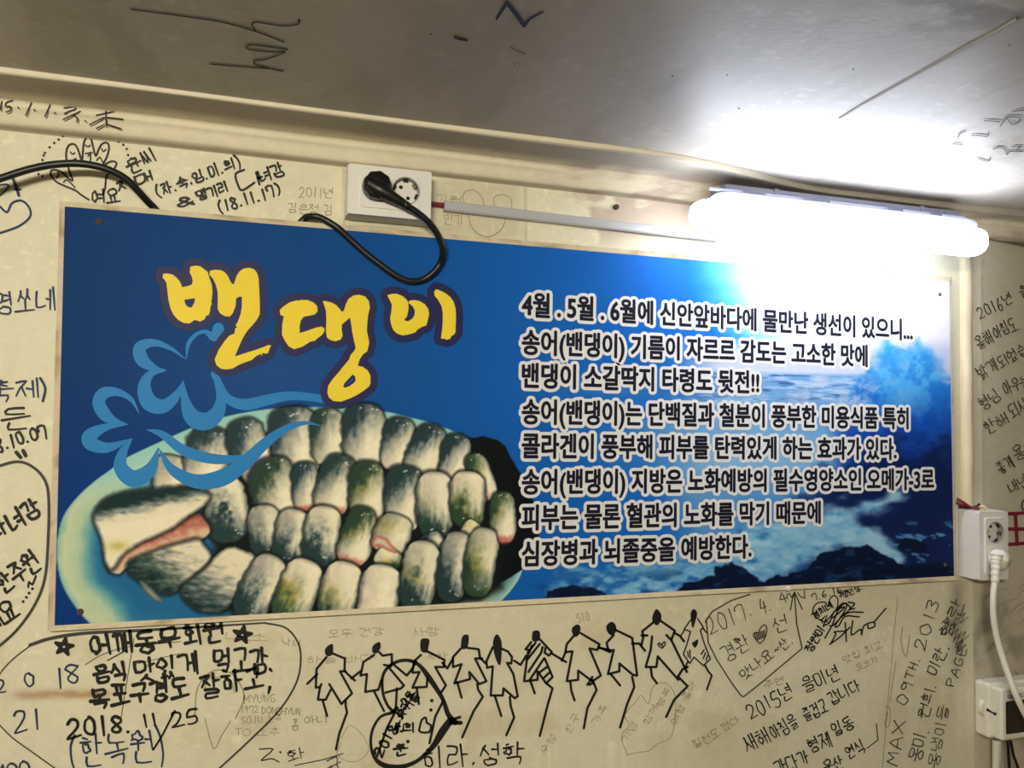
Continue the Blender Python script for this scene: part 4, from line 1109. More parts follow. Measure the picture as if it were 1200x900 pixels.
k.stroke(F3([(755, 455), (740, 490)]), 2.2); k.stroke(F3([(875, 475), (900, 520), (925, 550), (890, 650)]), 2.4)
for fz, S in (
 (F1, [(215, 355), (190, 345), (184, 310), (205, 280), (238, 268), (243, 300), (238, 340)]), (F1, [(545, 335), (518, 325), (522, 280), (570, 253), (574, 300)]), (F1, [(880, 328), (857, 310), (858, 240), (890, 228), (920, 240), (912, 290), (905, 325)]),
 (F2, [(75, 305), (60, 285), (72, 212), (115, 208), (108, 290)]), (F2, [(315, 198), (345, 245), (348, 330), (337, 418), (310, 385), (290, 310), (288, 240)]), (F2, [(570, 250), (560, 230), (568, 178), (612, 178), (617, 228), (597, 250)]),
 (F2, [(850, 205), (840, 160), (878, 130), (902, 150), (892, 200), (870, 218)]), (F3, [(220, 268), (190, 243), (184, 200), (218, 172), (248, 192), (252, 240)]), (F3, [(540, 198), (508, 168), (510, 125), (535, 82), (567, 115), (568, 160)]), (F3, [(790, 218), (775, 118), (798, 82), (822, 110), (812, 160)]),
 (F3, [(805, 355), (785, 322), (800, 312), (825, 295), (828, 325)])):
    k.poly([tuple(p) for p in catmull(fz(S), 3, True)])
k.stroke(F3([(560, 320), (545, 330), (575, 358), (598, 325), (590, 312), (570, 335), (560, 325), (585, 350)]), 1.6, 2)
k.fin()
# knotted ring over the dancers
k = ink(bk, wall_back, 'black_ink', 'thick marker ring knotted over the dancers', 'ring_drawing')
k.stroke([p + (w_,) for p, w_ in zip(F1([(660, 742), (620, 690), (592, 610), (590, 500), (630, 430), (700, 390), (780, 385), (850, 420), (920, 510), (1010, 650), (1050, 760), (1100, 820)]), (4, 3.4, 3.4, 3.6, 3.8, 4, 4.2, 4.6, 6.5, 5, 6, 7))], 4, 5)
k.stroke([p + (w_,) for p, w_ in zip(cz(400, 770, 5, [(300, 325), (230, 350), (185, 420), (172, 500), (190, 580), (240, 630), (320, 645), (400, 630), (470, 590), (540, 520), (590, 440), (640, 370)]), (4, 3.2, 3.2, 3.4, 4, 6, 6, 5, 4.5, 6.5, 9, 8))], 4, 5)
k.stroke(cz(400, 770, 5, [(640, 370), (695, 352)]), 3.5); k.stroke(cz(400, 770, 5, [(640, 385), (700, 385)]), 5)
k.stroke(cz(400, 770, 5, [(300, 310), (360, 355)]), 2.6)
write(k, '2018.', (447, 888), (470, 848), 11, 3.0); write(k, '준우', (472, 860), (478, 830), 10, 2.6); write(k, '3.25', (468, 838), (486, 815), 9, 2.4)
write(k, '커플', (480, 835), (492, 815), 12, 2.6); write(k, '훈', (463, 886), (478, 884), 13, 3.0)
k.stroke(cz(400, 770, 5, [(455, 430), (470, 370), (495, 355), (500, 385), (525, 400), (515, 440), (465, 440), (455, 425)]), 2.6, 2)
write(k, '희', (474, 858), (486, 858), 11, 2.6)
for q in ((506, 821), (505, 832), (464, 852), (478, 869)): k.disc(*q, 2.2)
write(k, '히라.성학', (497, 900), (615, 893), 23, 2.5)
k.fin()
# boxed date with heart
k = ink(bk, wall_back, 'grey_ink', 'thin pen date and heart in a drawn box')
D4 = lambda P: cz(820, 680, 5.4545, P)
k.stroke(D4([(320, 90), (200, 130), (80, 200), (42, 255), (55, 400), (110, 510), (200, 650), (262, 735), (280, 745), (400, 650), (655, 435), (620, 280), (605, 80)]), 1.6, 0)
k.stroke(D4([(580, 190), (592, 120), (605, 75), (655, 185)]), 1.5); k.stroke(D4([(625, 80), (645, 105), (672, 115), (668, 65)]), 1.3)
write(k, '2017.', (833, 744), (884, 722), 20, 1.4); write(k, '4.', (893, 720), (906, 716), 18, 1.5); write(k, '4', (915, 708), (924, 705), 13, 1.4); k.stroke(D4([(560, 120), (555, 95), (575, 85), (585, 110), (600, 90)]), 1.2)
write(k, '경환', (851, 775), (881, 760), 19, 1.5); write(k, '선', (908, 742), (926, 736), 17, 1.6)
write(k, '맛나요', (872, 797), (908, 770), 12, 1.5); write(k, '~산.', (912, 768), (930, 752), 12, 1.5)
k.stroke(D4([(385, 405), (345, 360), (350, 335), (375, 335), (385, 310), (410, 285), (428, 300), (425, 345), (410, 380), (385, 405)]), 1.4, 2)
for i in range(8):
    k.stroke(D4([(352 + i * 9, 340 - i * 3), (362 + i * 7.5, 385 - i * 3)]), 1.2)
k.fin()
k = ink(bk, wall_back, 'black_ink', 'slanting black pen new year greeting dated 2015')
write(k, '2015년', (880, 843), (932, 817), 17, 1.8); write(k, '을미년', (944, 812), (986, 794), 17, 1.8)
write(k, '새해', (877, 883), (905, 869), 19, 1.9); write(k, '아침을', (908, 867), (937, 850), 17, 1.8); write(k, '즐겁고', (945, 846), (972, 833), 15, 1.9); write(k, '갑니다', (975, 826), (1010, 808), 14, 1.8)
write(k, '형제', (950, 883), (976, 873), 17, 1.9); write(k, '일동', (979, 864), (1003, 853), 16, 1.9); write(k, '연식', (995, 890), (1016, 880), 15, 1.8); k.stroke([(1016, 877), (1029, 867), (1027, 848)], 1.2)
write(k, '가다가', (912, 908), (950, 893), 16, 1.9); write(k, '우산', (968, 906), (990, 898), 14, 1.9)
k.fin()
k = ink(bk, wall_back, 'black_ink', 'scribbled heart and signature under the board')
k.stroke(D4([(800, 268), (745, 240), (722, 195), (748, 148), (800, 140), (820, 168), (832, 120), (860, 98), (882, 120), (880, 170), (850, 215), (800, 270)]), 1.5, 3)
for S in ([(800, 370), (850, 280), (880, 200), (920, 150), (940, 165), (900, 240), (850, 290), (830, 290)], [(790, 290), (830, 270), (860, 200), (925, 170), (900, 200), (850, 240)], [(870, 190), (910, 150), (940, 150), (960, 185), (900, 235)], [(950, 140), (990, 150), (960, 185), (990, 180)],
          [(835, 408), (870, 345), (860, 330), (930, 325)], [(1045, 205), (960, 205), (900, 240), (865, 295), (890, 290), (930, 230), (1020, 235)], [(930, 270), (938, 390)], [(978, 258), (970, 350), (1028, 312), (1035, 350), (1050, 290), (1110, 268), (1118, 295), (1078, 308), (1075, 285)], [(1112, 270), (1190, 180)], [(830, 410), (900, 360), (960, 300)]):
    k.stroke(D4(S), 1.8, 3)
write(k, '경희네', (955, 726), (977, 712), 8, 1.8); write(k, '정원미', (951, 765), (968, 738), 10, 2.0); write(k, '수', (968, 735), (973, 722), 9, 1.8)
write(k, '7.6.16', (953, 705), (988, 694), 8, 1.4); write(k, '귀염', (985, 702), (995, 698), 8, 1.5); write(k, '민상.', (996, 698), (1012, 690), 7, 1.5)
k.fin()
k = ink(bk, wall_back, 'grey_ink', 'grey pen names running steeply up the wall')
write(k, 'MAX', (1052, 897), (1061, 845), 13, 1.5); write(k, '09', (1062, 828), (1071, 800), 13, 1.5); write(k, 'TH.', (1070, 797), (1079, 772), 10, 1.5); write(k, '2013', (1084, 763), (1101, 703), 13, 1.5)
write(k, '몽미.', (1079, 893), (1089, 855), 15, 1.6); write(k, '원희.', (1088, 843), (1099, 802), 13, 1.7); write(k, '미란.', (1098, 792), (1113, 757), 14, 1.7); write(k, '향란', (1113, 748), (1131, 705), 14, 1.7)
write(k, 'PAGE', (1118, 806), (1134, 760), 10, 1.4); write(k, '몽냉이들', (1100, 900), (1113, 828), 13, 1.3)
for q in range(9):
    x, y = 1103 + random.random() * 22, 722 + random.random() * 40
    k.stroke([(x, y), (x + 8, y - 8), (x + 3, y + 4), (x + 12, y - 4)], .9, 3)
k.fin()

# right wall writing
rw = lambda px, py, off=0.0: right(px, py, off + .0012)
k = ink(rw, wall_right, 'grey_ink', 'thin dark pen greeting slanting up the right wall')
for (t, a, b, h) in (('2016년', (1149, 374), (1189, 355), 14), ('봄', (1197, 350), (1212, 346), 16), ('올해', (1148, 410), (1166, 400), 15), ('아침도', (1168, 398), (1194, 386), 15), ('밝게', (1150, 446), (1172, 434), 16), ('되었습', (1174, 432), (1206, 414), 14),
                     ('형님', (1153, 482), (1175, 467), 15), ('아우는', (1179, 463), (1208, 452), 15), ('한', (1158, 508), (1169, 502), 14), ('해', (1171, 501), (1184, 493), 12), ('되시', (1187, 490), (1207, 480), 16), ('좋게', (1173, 556), (1190, 546), 14), ('용', (1192, 541), (1204, 535), 17), ('내년', (1187, 580), (1208, 568), 14)):
    write(k, t, a, b, h, 1.4)
k.stroke([(1206, 583), (1199, 587), (1198, 596), (1206, 601)], 1.8, 3)
k.fin()
k = ink(rw, wall_right, 'red_ink', 'dark red painted character beside the right socket')
for S in ([(1180, 602), (1190, 602), (1210, 600)], [(1181, 620), (1210, 620)], [(1182, 638), (1210, 636)], [(1190, 602), (1192, 638)]): k.stroke(S, 4.2)
k.fin()
k = ink(rw, wall_right, 'seam', 'faint grey scuff strokes under the right socket')
for q in range(15):
    x, y = 1140 + random.random() * 55, 690 + random.random() * 80
    k.stroke([(x, y, .8), (x + 10, y - 5 - random.random() * 8, 1.4), (x + 20 + random.random() * 12, y - 14 - random.random() * 14, .6)], 1, 3)
k.stroke([(1190, 787), (1193, 793)], 2)
k.fin()

# ceiling marks
cl_ = lambda px, py, off=0.0: ceil(px, py, off + .0010)
k = ink(cl_, ceiling, 'black_ink', 'thin black signature stroke on the ceiling')
s14 = lambda P: cz(140, 0, 5, P)
for S in ([(65, 55), (350, 92), (600, 130), (800, 185), (965, 248)], [(1052, 118), (1045, 142), (960, 152), (870, 140), (800, 130), (775, 145), (800, 185)], [(985, 290), (800, 265), (745, 270), (760, 290), (900, 305), (970, 305), (850, 350), (790, 355), (800, 380), (870, 400), (960, 418)], [(530, 375), (700, 390), (870, 402)]):
    k.stroke(s14(S), 1.5, 5)
k.disc(350.5, 24, 1.6)
k.stroke([(533, 44), (540, 46), (547, 47)], 3.0); k.stroke([(598, 55), (606, 60), (616, 63)], .8)
for (x, y) in ((505, 40), (852, 88), (866, 127), (1000, 81), (1183, 53), (788, 89), (603, 75)): k.disc(x, y, 1.1)
k.fin()
k = ink(cl_, ceiling, 'blue_ink', 'dark blue zigzag marker stroke on the ceiling')
k.stroke([(582, 22, 3), (594, 3, 4.6), (605, 17, 5), (614, 30, 4.6), (621, 22, 3), (636, 14, 2)], 4, 0)
k.fin()
k = ink(cl_, ceiling, 'grey_ink', 'faint pen characters on the ceiling near the lamp')
for S in ([(385, 530), (395, 512), (420, 500)], [(445, 520), (480, 520), (515, 525), (520, 505)], [(540, 580), (570, 572), (590, 582), (600, 605)], [(590, 440), (650, 440), (655, 460), (620, 472), (600, 445), (570, 480)], [(470, 620), (500, 632), (522, 632), (527, 615)], [(360, 558), (405, 560)], [(600, 605), (615, 590), (640, 592), (670, 590)], [(620, 570), (660, 570), (640, 585)], [(625, 415), (675, 410)], [(500, 455), (570, 460)]):
    k.stroke(cz(1020, 20, 3.75, S), 1.2, 3)
k.fin()
# lapped seams of the ceiling paper: thin raised strips
def seam(P, w_):
    A = [ceil(*p) for p in P]
    V = []; Fc = []
    for p in A:
        for dx_, dz_ in ((-w_ / 2, 0.0005), (-w_ / 2 + .001, -.0010), (w_ / 2, -.0009), (w_ / 2, .0005)): V.append((p[0] + dx_, p[1], p[2] + dz_))
    for i in range(len(A) - 1):
        for j in range(4): Fc.append((i * 4 + j, i * 4 + (j + 1) % 4, i * 4 + 4 + (j + 1) % 4, i * 4 + 4 + j))
    return from_lists('wallpaper_seam', V, Fc, M['seam'], ceiling)
seam([(984, 138), (1010, 122), (1050, 100), (1090, 78), (1130, 56), (1165, 38), (1192, 22)], .0045)

# ================================================================== OBJECTS
def socket_face(cx, cz_, yf, r, parent, pins=True, rot=0.0):
    """round recessed socket: rim ring, inner cup floor, two pin holes and earth clips"""
    s_ = empty_part('socket', parent, (cx, yf, cz_))
    V = []; Fc = []; n = 36
    prof = [(r, 0.0), (r, -.0012), (r * .93, -.0012), (r * .91, .0105), (0.0001, .0112)]
    for (rr, dy) in prof:
        for q in range(n):
            a = 2 * math.pi * q / n
            V.append((cx + rr * math.cos(a), yf + dy, cz_ + rr * math.sin(a)))
    for j in range(len(prof) - 1):
        for q in range(n): Fc.append((j * n + q, j * n + (q + 1) % n, (j + 1) * n + (q + 1) % n, (j + 1) * n + q))
    return V, Fc
def empty_part(*a): return None

def socket(cx, cz_, yf, r, parent, rot=0.0):
    V, Fc = socket_face(cx, cz_, yf, r, parent)
    s = from_lists('socket', V, Fc, M['grey_plastic'], parent)
    s['label'] = 'grey round socket recess'
    ca, sa = math.cos(rot), math.sin(rot)
    for sg in (-1, 1):
        x, z = cx + sg * .0088 * ca, cz_ + sg * .0088 * sa
        h = disc_y('pin_hole', x, z, yf + .0108, yf + .0098, .0027, M['dark_hole'], s, 14)
    for sg in (-1, 1):
        x, z = cx - sg * r * .80 * sa, cz_ + sg * r * .80 * ca
        bm = box_bm(-.0032, .0032, -.004, .004, -.0018, .0018, .0005)
        bmesh.ops.rotate(bm, cent=(0, 0, 0), matrix=Matrix.Rotation(-rot, 3, 'Y'), verts=bm.verts)
        bmesh.ops.translate(bm, vec=(x, yf + .005, z), verts=bm.verts)
        from_bm('earth_clip', bm, M['steel'], s)
    for a in (35, 145, 215, 325):
        an_ = math.radians(a) + rot
        x, z = cx + r * .86 * math.cos(an_), cz_ + r * .86 * math.sin(an_)
        bm = box_bm(-.0035, .0035, -.0008, .0008, -.0022, .0022)
        bmesh.ops.rotate(bm, cent=(0, 0, 0), matrix=Matrix.Rotation(-an_ + math.pi / 2, 3, 'Y'), verts=bm.verts)
        bmesh.ops.translate(bm, vec=(x, yf + .0042, z), verts=bm.verts)
        from_bm('rim_notch', bm, M['dark_hole'], s)
    return s

def holed_plate(name, x0, x1, z0, z1, yf, th, holes, m, parent, n=36, rim=0.0):
    """flat plate with round through-holes (side walls and front)"""
    import itertools
    from mathutils.geometry import tessellate_polygon
    # rounded rectangle outline
    rr = rim or .003
    out = []
    for (cx, cz_, a0) in ((x1 - rr, z1 - rr, 0), (x0 + rr, z1 - rr, 90), (x0 + rr, z0 + rr, 180), (x1 - rr, z0 + rr, 270)):
        for q in range(5):
            a = math.radians(a0 + q * 22.5); out.append((cx + rr * math.cos(a), cz_ + rr * math.sin(a)))
    loops = [out] + [[(hx + hr * math.cos(-2 * math.pi * q / n), hz + hr * math.sin(-2 * math.pi * q / n)) for q in range(n)] for hx, hz, hr in holes]
    tr = tessellate_polygon([[Vector((p[0], p[1], 0)) for p in lp] for lp in loops])
    flat = [p for lp in loops for p in lp]
    nv = len(flat)
    V = [(p[0], yf, p[1]) for p in flat] + [(p[0], yf + th, p[1]) for p in flat]
    Fc = [tuple(t) for t in tr]
    s0 = 0
    for lp in loops:
        L = len(lp)
        for q in range(L):
            a, b = s0 + q, s0 + (q + 1) % L
            Fc.append((a, b, b + nv, a + nv))
        s0 += L
    return from_lists(name, V, Fc, m, parent)

# ---- left double socket on its surface box
YF = -.0400
a = pt(408.5, 188.5, 1, YF); b = pt(507, 202.6, 1, YF); c = pt(505, 261, 1, YF); d = pt(406.5, 247, 1, YF)
x0, x1 = (a[0] + d[0]) / 2, (b[0] + c[0]) / 2; z1, z0 = (a[2] + b[2]) / 2, (c[2] + d[2]) / 2
sb = empty('wall_socket', (x0, 0, z0), 'white surface-mounted double socket box above the board, black plug in its left socket', 'socket')
p1 = pt(440.5, 220.5, 1, YF); p2 = pt(475.5, 223.5, 1, YF)
zc = (z0 + z1) / 2
s1 = (p1[0], (p1[2] + p2[2]) / 2); s2 = (p2[0], (p1[2] + p2[2]) / 2)
RS = .0192
bm = box_bm(x0, x1, YF + .010, -.0012, z0, z1, .0015)
from_bm('mounting_box', bm, M['white_plastic'], sb)
holed_plate('cover_frame', x0 + .0004, x1 - .0004, z0 + .0004, z1 - .0004, YF + .0018, .010, [(s1[0], s1[1], RS * 1.02), (s2[0], s2[1], RS * 1.02)], M['white_plastic'], sb)
holed_plate('face_plate', x0 + .017, x1 - .017, z0 + .0105, z1 - .0095, YF - .0006, .0035, [(s1[0], s1[1], RS), (s2[0], s2[1], RS)], M['white_plastic'], sb)
socket(s1[0], s1[1], YF, RS, sb, math.radians(-55)); socket(s2[0], s2[1], YF, RS, sb, math.radians(-55))

# ---- black power cord: plug, loop over the board, run behind it, arc at the far left
cord = empty('power_cord', (s1[0], YF - .012, s1[1]), 'black power cord plugged into the double socket, looping over the board top', 'cable')
plug_bm = bmesh.new()
n = 36
prof = [(.0178, YF + .009), (.0178, YF - .006), (.0184, YF - .0075), (.0184, YF - .017), (.0165, YF - .0205), (.0, YF - .0215)]
V = []; Fc = []
for (rr, yy) in prof:
    for q in range(n):
        an_ = 2 * math.pi * q / n
        r2 = rr * (1 + (.04 * math.cos(an_ * 9) if rr > .018 else 0))
        V.append((s1[0] + r2 * math.cos(an_), yy, s1[1] + r2 * math.sin(an_)))
for j in range(len(prof) - 1):
    for q in range(n): Fc.append((j * n + q, j * n + (q + 1) % n, (j + 1) * n + (q + 1) % n, (j + 1) * n + q))
Fc.append(tuple(reversed(range(n))))
from_lists('plug', V, Fc, M['rubber'], cord, smooth=True)
yp = YF - .016
A = [pt(430, 214, 1, yp + .002), pt(446, 223, 1, yp - .002), pt(462, 232, 1, yp - .003), pt(474, 239, 1, yp - .002)]
tube('plug_neck', A, .008, M['rubber'], cord, 16, 6, radii=[.0085, .0098, .0072, .0056])
tube('strain_relief', [pt(472, 238, 1, yp - .002), pt(480, 243, 1, yp - .001)], .0056, M['rubber'], cord, 14)
rb_ = .0045
yl = PY0 - rb_ - .0012
path = [(476, 240.5, yp - .001), (489, 249, yp + .001), (502, 260, yp + .004), (513, 275, yp + .010), (519, 292, yp + .018), (516, 308, yl - .006), (507, 320, yl - .003), (495, 328, yl), (480, 329.5, yl), (464, 323, yl), (447, 311, yl), (430, 298, yl), (412, 282, yl - .001), (397, 268, yl - .003), (385, 260, yl - .002), (374, 254.5, yl + .001), (366, 253.5, -.0150), (359, 254.5, -.0085), (353, 260, -.0054), (340, 272, -.0054), (300, 285, -.0054), (240, 282, -.0054), (200, 264, -.0054), (187, 251, -.0054), (180, 243, -.0060), (172, 235, -.012), (162, 224, -.021), (148, 210, -.028), (130, 200, -.033), (110, 194, -.036), (88, 191.5, -.038), (62, 193, -.038), (36, 198, -.037), (10, 206, -.036), (-20, 217, -.034), (-60, 236, -.03)]
tube('cord', [pt(x, y, 1, yy) for x, y, yy in path], rb_, M['rubber'], cord, 12, 6, radii=None)

# ---- grey cable duct from the socket to the lamp
q0 = pt(520, 241.5, 1, -.006); q1 = pt(806, 274.5, 1, -.006)
duct = empty('cable_duct', (float(q0[0]), 0, float(q0[2])), 'thin pale grey plastic cable duct running from the double socket to the lamp', 'cable duct')
L = q1[0] - q0[0]; sl = (q1[2] - q0[2]) / L
prof = [(-.0015, -.0072), (-.0100, -.0072), (-.0118, -.0050), (-.0125, 0), (-.0118, .0050), (-.0100, .0072), (-.0015, .0072)]
V = []; Fc = []; n = len(prof)
for x in (q0[0], q1[0] + .05):
    for (yy, dz_) in prof: V.append((x, yy, q0[2] + (x - q0[0]) * sl + dz_))
for q in range(n): Fc.append((q, (q + 1) % n, n + (q + 1) % n, n + q))
Fc.append(tuple(reversed(range(n)))); Fc.append(tuple(range(n, 2 * n)))
from_lists('duct_cover', V, Fc, M['duct'], duct)
o = tube('wire', [pt(505, 239, 1, -.007), pt(512, 239.5, 1, -.007), pt(523, 241, 1, -.007)], .0034, M['red_wire'], duct, 10); o['label'] = 'dark red wire'

# ---- lamp
lamp = empty('ceiling_lamp', (1.12, -.05, .60), 'glowing white batten lamp fixed under the ceiling above the right end of the board', 'lamp')
YB = -.062
bx0, bx1 = .899, 1.352
zb1 = .6250; zb0 = .594
bm = box_bm(bx0, bx1, YB, -.0185, zb0, zb1, .0015)
from_bm('housing', bm, M['lamp_body'], lamp)
box('mounting_clip', (1.268, 1.276, YB - .0022, YB + .004, zb0, zb1 + .001), M['lamp_body'], lamp, .0006)
box('mounting_clip', (.985, .993, YB - .0022, YB + .004, zb0, zb1 + .001), M['lamp_body'], lamp, .0006)
# rim (tray) with clip notches
XL, XR = .816, 1.352
def stadium(xa, xb, yc, hy, n=14, pw=1.0):
    P = []
    for q in range(n + 1):
        an_ = math.pi / 2 + math.pi * q / n; P.append((xa + hy * math.cos(an_) * pw, yc + hy * math.sin(an_)))
    for q in range(n + 1):
        an_ = -math.pi / 2 + math.pi * q / n; P.append((xb + hy * math.cos(an_) * pw, yc + hy * math.sin(an_)))
    return P
yc = -.072
def tray(z0_, z1_, xa, xb, r0, r1):
    P = []
    for q in range(9): 
        an_ = math.pi / 2 * q / 8; P.append((xa + r0 * (1 - math.sin(an_)), z1_ - r0 * .9 * (1 - math.cos(an_))) if False else (xa + r0 - r0 * math.cos(an_), z1_ - r0 * .55 + r0 * .55 * math.sin(an_)))
    for q in range(9):
        an_ = math.pi / 2 * q / 8; P.append((xb - r1 + r1 * math.sin(an_), z1_ - r1 * .55 + r1 * .55 * math.cos(an_)))
    P += [(xb, z0_), (xa, z0_)]
    return P
P = tray(.560, .6015, XL + .030, XR + .0, .040, .016)
n = len(P)
V = [(x, yc - .026, z) for x, z in P] + [(x, yc + .006, z) for x, z in P]
Fc = [tuple(range(n)), tuple(reversed(range(n, 2 * n)))] + [(q, (q + 1) % n, n + (q + 1) % n, n + q) for q in range(n)]
from_lists('rim', V, Fc, M['lamp_rim'], lamp)
hy = .026
for (xa, xb) in ((.850, .905), (.945, 1.012), (1.06, 1.17), (1.2, 1.255), (1.278, 1.33)):
    box('rim_clip', (xa, xb, yc - hy * .96, yc - hy * .80, .6008, .6056), M['lamp_rim'], lamp, .001)
# diffuser: rounded body, bulging towards the room
V = []; Fc = []
cyd, czd, hyd, hzd = -.0985, .5625, .029, .0225
XA, XB = XL, XR + .005
nx_, na = 40, 28
for i in range(nx_ + 1):
    t = i / nx_
    # ends rounded like a pill
    tt_ = (1 - math.cos(math.pi * t)) / 2
    x = XA + (XB - XA) * tt_
    e0, e1 = .034, .022
    k0 = math.sqrt(max(0, 1 - max(0, (XA + e0 - x) / e0) ** 2)); k1 = math.sqrt(max(0, 1 - max(0, (x - XB + e1) / e1) ** 2))
    kk_ = max(.02, min(k0, k1))
    for q in range(na):
        an_ = 2 * math.pi * q / na
        V.append((x, cyd + hyd * kk_ * (math.copysign(abs(math.cos(an_)) ** .8, math.cos(an_)) if math.cos(an_) < 0 else (.7 * math.cos(an_) if math.sin(an_) < -.3 else 0)), czd + hzd * (kk_ ** .8) * math.copysign(abs(math.sin(an_)) ** .8, math.sin(an_))))
for i in range(nx_):
    for q in range(na): Fc.append((i * na + q, i * na + (q + 1) % na, (i + 1) * na + (q + 1) % na, (i + 1) * na + q))
Fc.append(tuple(reversed(range(na)))); Fc.append(tuple(range(nx_ * na, (nx_ + 1) * na)))
o = from_lists('diffuser', V, Fc, M['diffuser'], lamp, smooth=True); o['label'] = 'glowing white diffuser'

# ---- nail hole screw on the cornice / wall
p = pt(721, 243, 1, 0)
disc_y('nail', p[0], p[2], .001, -.006, .0042, M['rust'], None, 12, r1=.003)
tag(bpy.data.objects['nail'], 'rusty screw head in the wall above the cable duct', 'screw')

# ---- right socket box
YR = -.046
a = pt(1148.5, 600, 1, YR); b = pt(1180, 600, 1, YR); c = pt(1148.5, 681, 1, YR)
x0, x1, z1, z0 = a[0], b[0] + .004, a[2], c[2]
rs = empty('wall_socket', (x0, 0, z0), 'white surface-mounted upright socket box beside the board, white plug in its lower socket', 'socket')
rs.name = 'wall_socket.001'
from_bm('mounting_box', box_bm(x0, x1, YR + .010, -.0012, z0, z1, .0012), M['white_plastic'], rs)
xc = (x0 + x1) / 2 + .001
r2_ = .0185
zA = pt(1166, 624, 1, YR)[2]; zB = pt(1168, 655, 1, YR)[2]
holed_plate('cover_frame', x0 + .0002, x1 - .0002, z0 + .0002, z1 - .0002, YR + .0015, .010, [(xc, zA, r2_ * 1.02), (xc, zB, r2_ * 1.02)], M['white_plastic'], rs)
holed_plate('face_plate', x0 + .011, x1 - .011, z0 + .011, z1 - .011, YR - .0008, .0035, [(xc, zA, r2_), (xc, zB, r2_)], M['white_plastic'], rs)
socket(xc, zA, YR, r2_, rs, math.radians(80)); socket(xc, zB, YR, r2_, rs, math.radians(80))

# ---- white plug and cord
wc = empty('power_cord', (xc, YR, zB), 'white power cord hanging from the upright socket beside the board', 'cable'); wc.name = 'power_cord.001'
prof = [(.0176, YR + .009), (.0176, YR - .004), (.0172, YR - .012), (.0128, YR - .020), (.0, YR - .024)]
V = []; Fc = []; n = 30
for (rr, yy) in prof:
    for q in range(n):
        an_ = 2 * math.pi * q / n
        V.append((xc + rr * math.cos(an_), yy, zB + rr * math.sin(an_)))
for j in range(len(prof) - 1):
    for q in range(n): Fc.append((j * n + q, j * n + (q + 1) % n, (j + 1) * n + (q + 1) % n, (j + 1) * n + q))
Fc.append(tuple(reversed(range(n))))
from_lists('plug', V, Fc, M['white_cord'], wc, smooth=True)
yp = YR - .020
P = [pt(1168, 650, 1, yp), pt(1167, 662, 1, yp - .002), pt(1166, 683, 1, yp - .004)]
tube('strain_relief', P, .006, M['white_cord'], wc, 14, 10, radii=[.0105, .0090, .0078, .0092, .0070, .0088, .0066, .0084, .0062, .0080, .0058, .0074, .0054])
path = [(1166, 680, yp - .004), (1164, 700, yp - .005), (1164.5, 725, yp - .005), (1169, 750, yp - .006), (1176, 774, yp - .012), (1184, 797, yp - .020), (1193, 820, yp - .028), (1204, 842, yp - .030), (1220, 872, yp - .030), (1240, 910, yp - .028), (1255, 960, yp - .02)]
tube('cord', [pt(x, y, 1, yy) for x, y, yy in path], .0049, M['white_cord'], wc, 14)

# ---- wire ends on top of the right box
wr = empty('wire_ends', (x0 - .01, -.02, z1 + .001), 'dark red and yellow wire ends lying on the upright socket box', 'wires')
ztop = z1 + .0022
for (m, P, r_w) in (('red_wire', [(x0 - .012, -.010, ztop + .017), (x0 - .004, -.016, ztop + .011), (x0 + .006, -.022, ztop + .003), (x0 + .016, -.03, ztop + .001)], .0024),
                    ('red_wire', [(x0 - .012, -.008, ztop + .010), (x0 - .002, -.014, ztop + .005), (x0 + .010, -.018, ztop + .001)], .0024),
                    ('rubber', [(x0 - .010, -.012, ztop + .003), (x0 + .004, -.018, ztop + .0015), (x0 + .014, -.026, ztop + .005), (x0 + .017, -.030, ztop + .010)], .0022),
                    ('yellow_wire', [(x0 + .010, -.020, ztop + .002), (x0 + .018, -.030, ztop + .005), (x0 + .026, -.034, ztop + .001)], .0016),
                    ('white_cord', [(x0 + .014, -.018, ztop + .001), (x0 + .026, -.026, ztop + .006), (x0 + .034, -.030, ztop + .001)], .0014)):
    o = tube('wire', P, r_w, M[m], wr, 8, 5)
    o['label'] = {'red_wire': 'dark red wire', 'rubber': 'black wire', 'yellow_wire': 'yellow wire', 'white_cord': 'white wire'}[m]

# ---- breaker box lower right
YK = -.052
a = pt(1174, 812, 1, YK); b = pt(1150, 797, 1, -.016); c = pt(1175, 868, 1, YK); dR = pt(1262, 812, 1, YK)
x0, x1 = a[0], dR[0]; z1, z0 = a[2] + .006, c[2] - .002
bxo = empty('breaker_box', (x0, 0, z0), 'aged white breaker box with dark window at the lower right', 'breaker')
from_bm('back_box', box_bm(x0 - .006, x1 + .004, YK + .020, -.001, z0 - .003, z1 + .003, .006, 3), M['aged_plastic'], bxo)
from_bm('front_cover', box_bm(x0, x1, YK, YK + .024, z0, z1, .005, 3), M['aged_plastic'], bxo)
o = from_bm('window', box_bm(x0 + .007, x1 - .010, YK - .0012, YK + .004, z0 + .010, z1 - .020, .004, 3), M['brown_glass'], bxo); o['label'] = 'dark smoked window'
lay_xz = (x0 + .008, x1 - .010, z1 - .017, z1 - .009)
o = from_bm('name_strip', box_bm(lay_xz[0], lay_xz[1], YK - .0006, YK + .002, lay_xz[2], lay_xz[3]), M['p_white'], bxo); o['label'] = 'pale strip with small red print'
V = []; Fc = []
rs_ = random.Random(3)
x = lay_xz[0] + .004
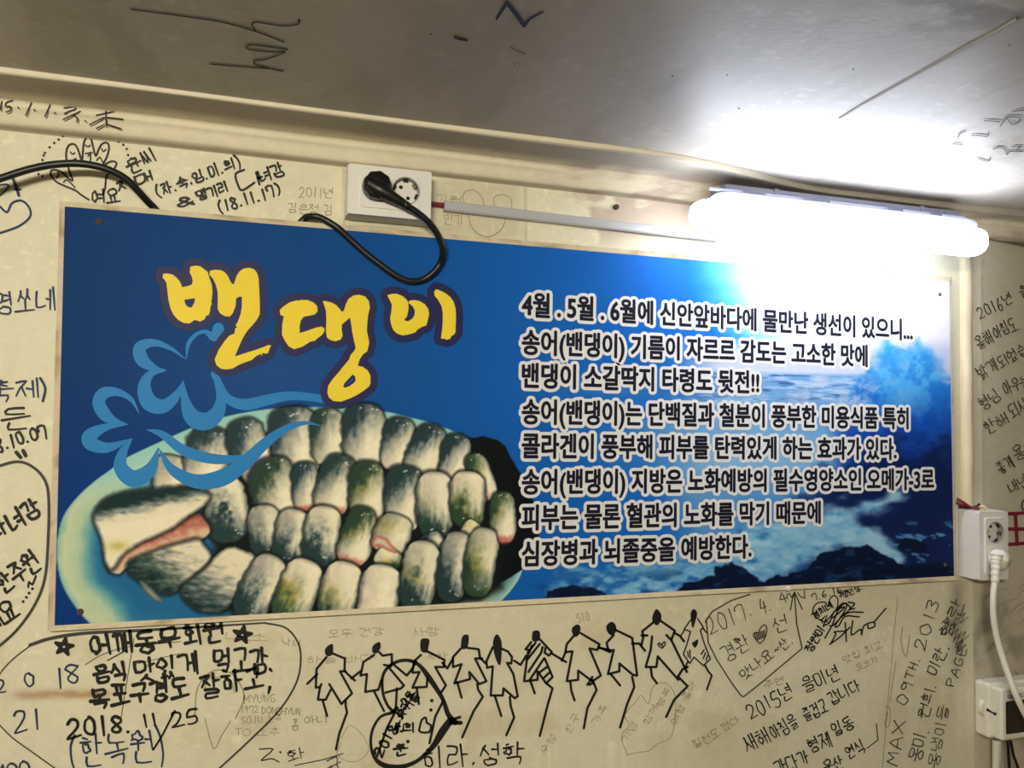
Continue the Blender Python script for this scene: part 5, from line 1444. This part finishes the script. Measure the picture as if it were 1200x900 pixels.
while x < lay_xz[1] - .006:                                         # unreadable red characters on the strip
    w_ = .0035
    for (fx, fz, gx, gz) in ((0, .1, 1, .3), (0, .1, .25, .9), (.75, .1, 1, .9), (0, .7, 1, .9)):
        if rs_.random() < .8:
            k0 = len(V)
            V += [(x + fx * w_, YK - .0009, lay_xz[2] + fz * .008), (x + gx * w_, YK - .0009, lay_xz[2] + fz * .008), (x + gx * w_, YK - .0009, lay_xz[2] + gz * .008), (x + fx * w_, YK - .0009, lay_xz[2] + gz * .008)]
            Fc.append((k0, k0 + 1, k0 + 2, k0 + 3))
    x += .0048
o = from_lists('red_print', V, Fc, M['red_ink'], bxo)
# round lug with its slot screw on the left flank
zc = (z0 + z1) / 2 + .002
V = []; Fc = []; n = 20
for (dx_, rr) in ((-.004, .017), (-.011, .0165), (-.0125, .014)):
    for q in range(n + 1):
        an_ = math.pi * q / n - math.pi / 2
        V.append((x0 + dx_ - .004 * math.cos(an_), -.016 + 0 * rr, zc + rr * math.sin(an_)))
bm = bmesh.new()
bmesh.ops.create_cone(bm, cap_ends=True, segments=28, radius1=.017, radius2=.0165, depth=.008)
bmesh.ops.rotate(bm, cent=(0, 0, 0), matrix=Matrix.Rotation(math.pi / 2, 3, 'X'), verts=bm.verts)
bmesh.ops.translate(bm, vec=(x0 + .0035, -.020, zc), verts=bm.verts)
from_bm('fixing_lug', bm, M['aged_plastic'], bxo)
o = tube('latch', [(x0 - .0075, -.030, zc + .001), (x0 - .0075, -.038, zc), (x0 - .0072, -.046, zc - .001)], .0016, M['dark_hole'], bxo, 8, 4, radii=[.0026, .0014, .0013, .0026]); o['label'] = 'small black latch'

# ---- cables leaving the breaker box
wl_ = [pt(1168, 868, 1, -.022), pt(1168, 885, 1, -.020), pt(1167, 905, 1, -.018), pt(1166, 950, 1, -.016)]
o = tube('supply_cable', wl_, .0062, M['aged_plastic'], None, 14, 6, radii=[.0074, .0068, .0076, .0064, .0070, .0060, .0060, .0058, .0056, .0056, .0056]); tag(o, 'thick off-white cable coming out below the breaker box', 'cable')
for i, (dx_, lb) in enumerate(((0, 'thin dark cable below the breaker box, next to the white cable'), (7, 'thin dark cable below the breaker box, furthest from the white cable'))):
    o = tube('thin_cable', [pt(1181 + dx_ * .5, 868, 1, -.030), pt(1182 + dx_ * .8, 885, 1, -.026), pt(1183 + dx_ * 1.6, 905, 1, -.022), pt(1184 + dx_ * 2.5, 950, 1, -.02)], .0024, M['rubber'], None, 8, 6)
    tag(o, lb, 'cable')
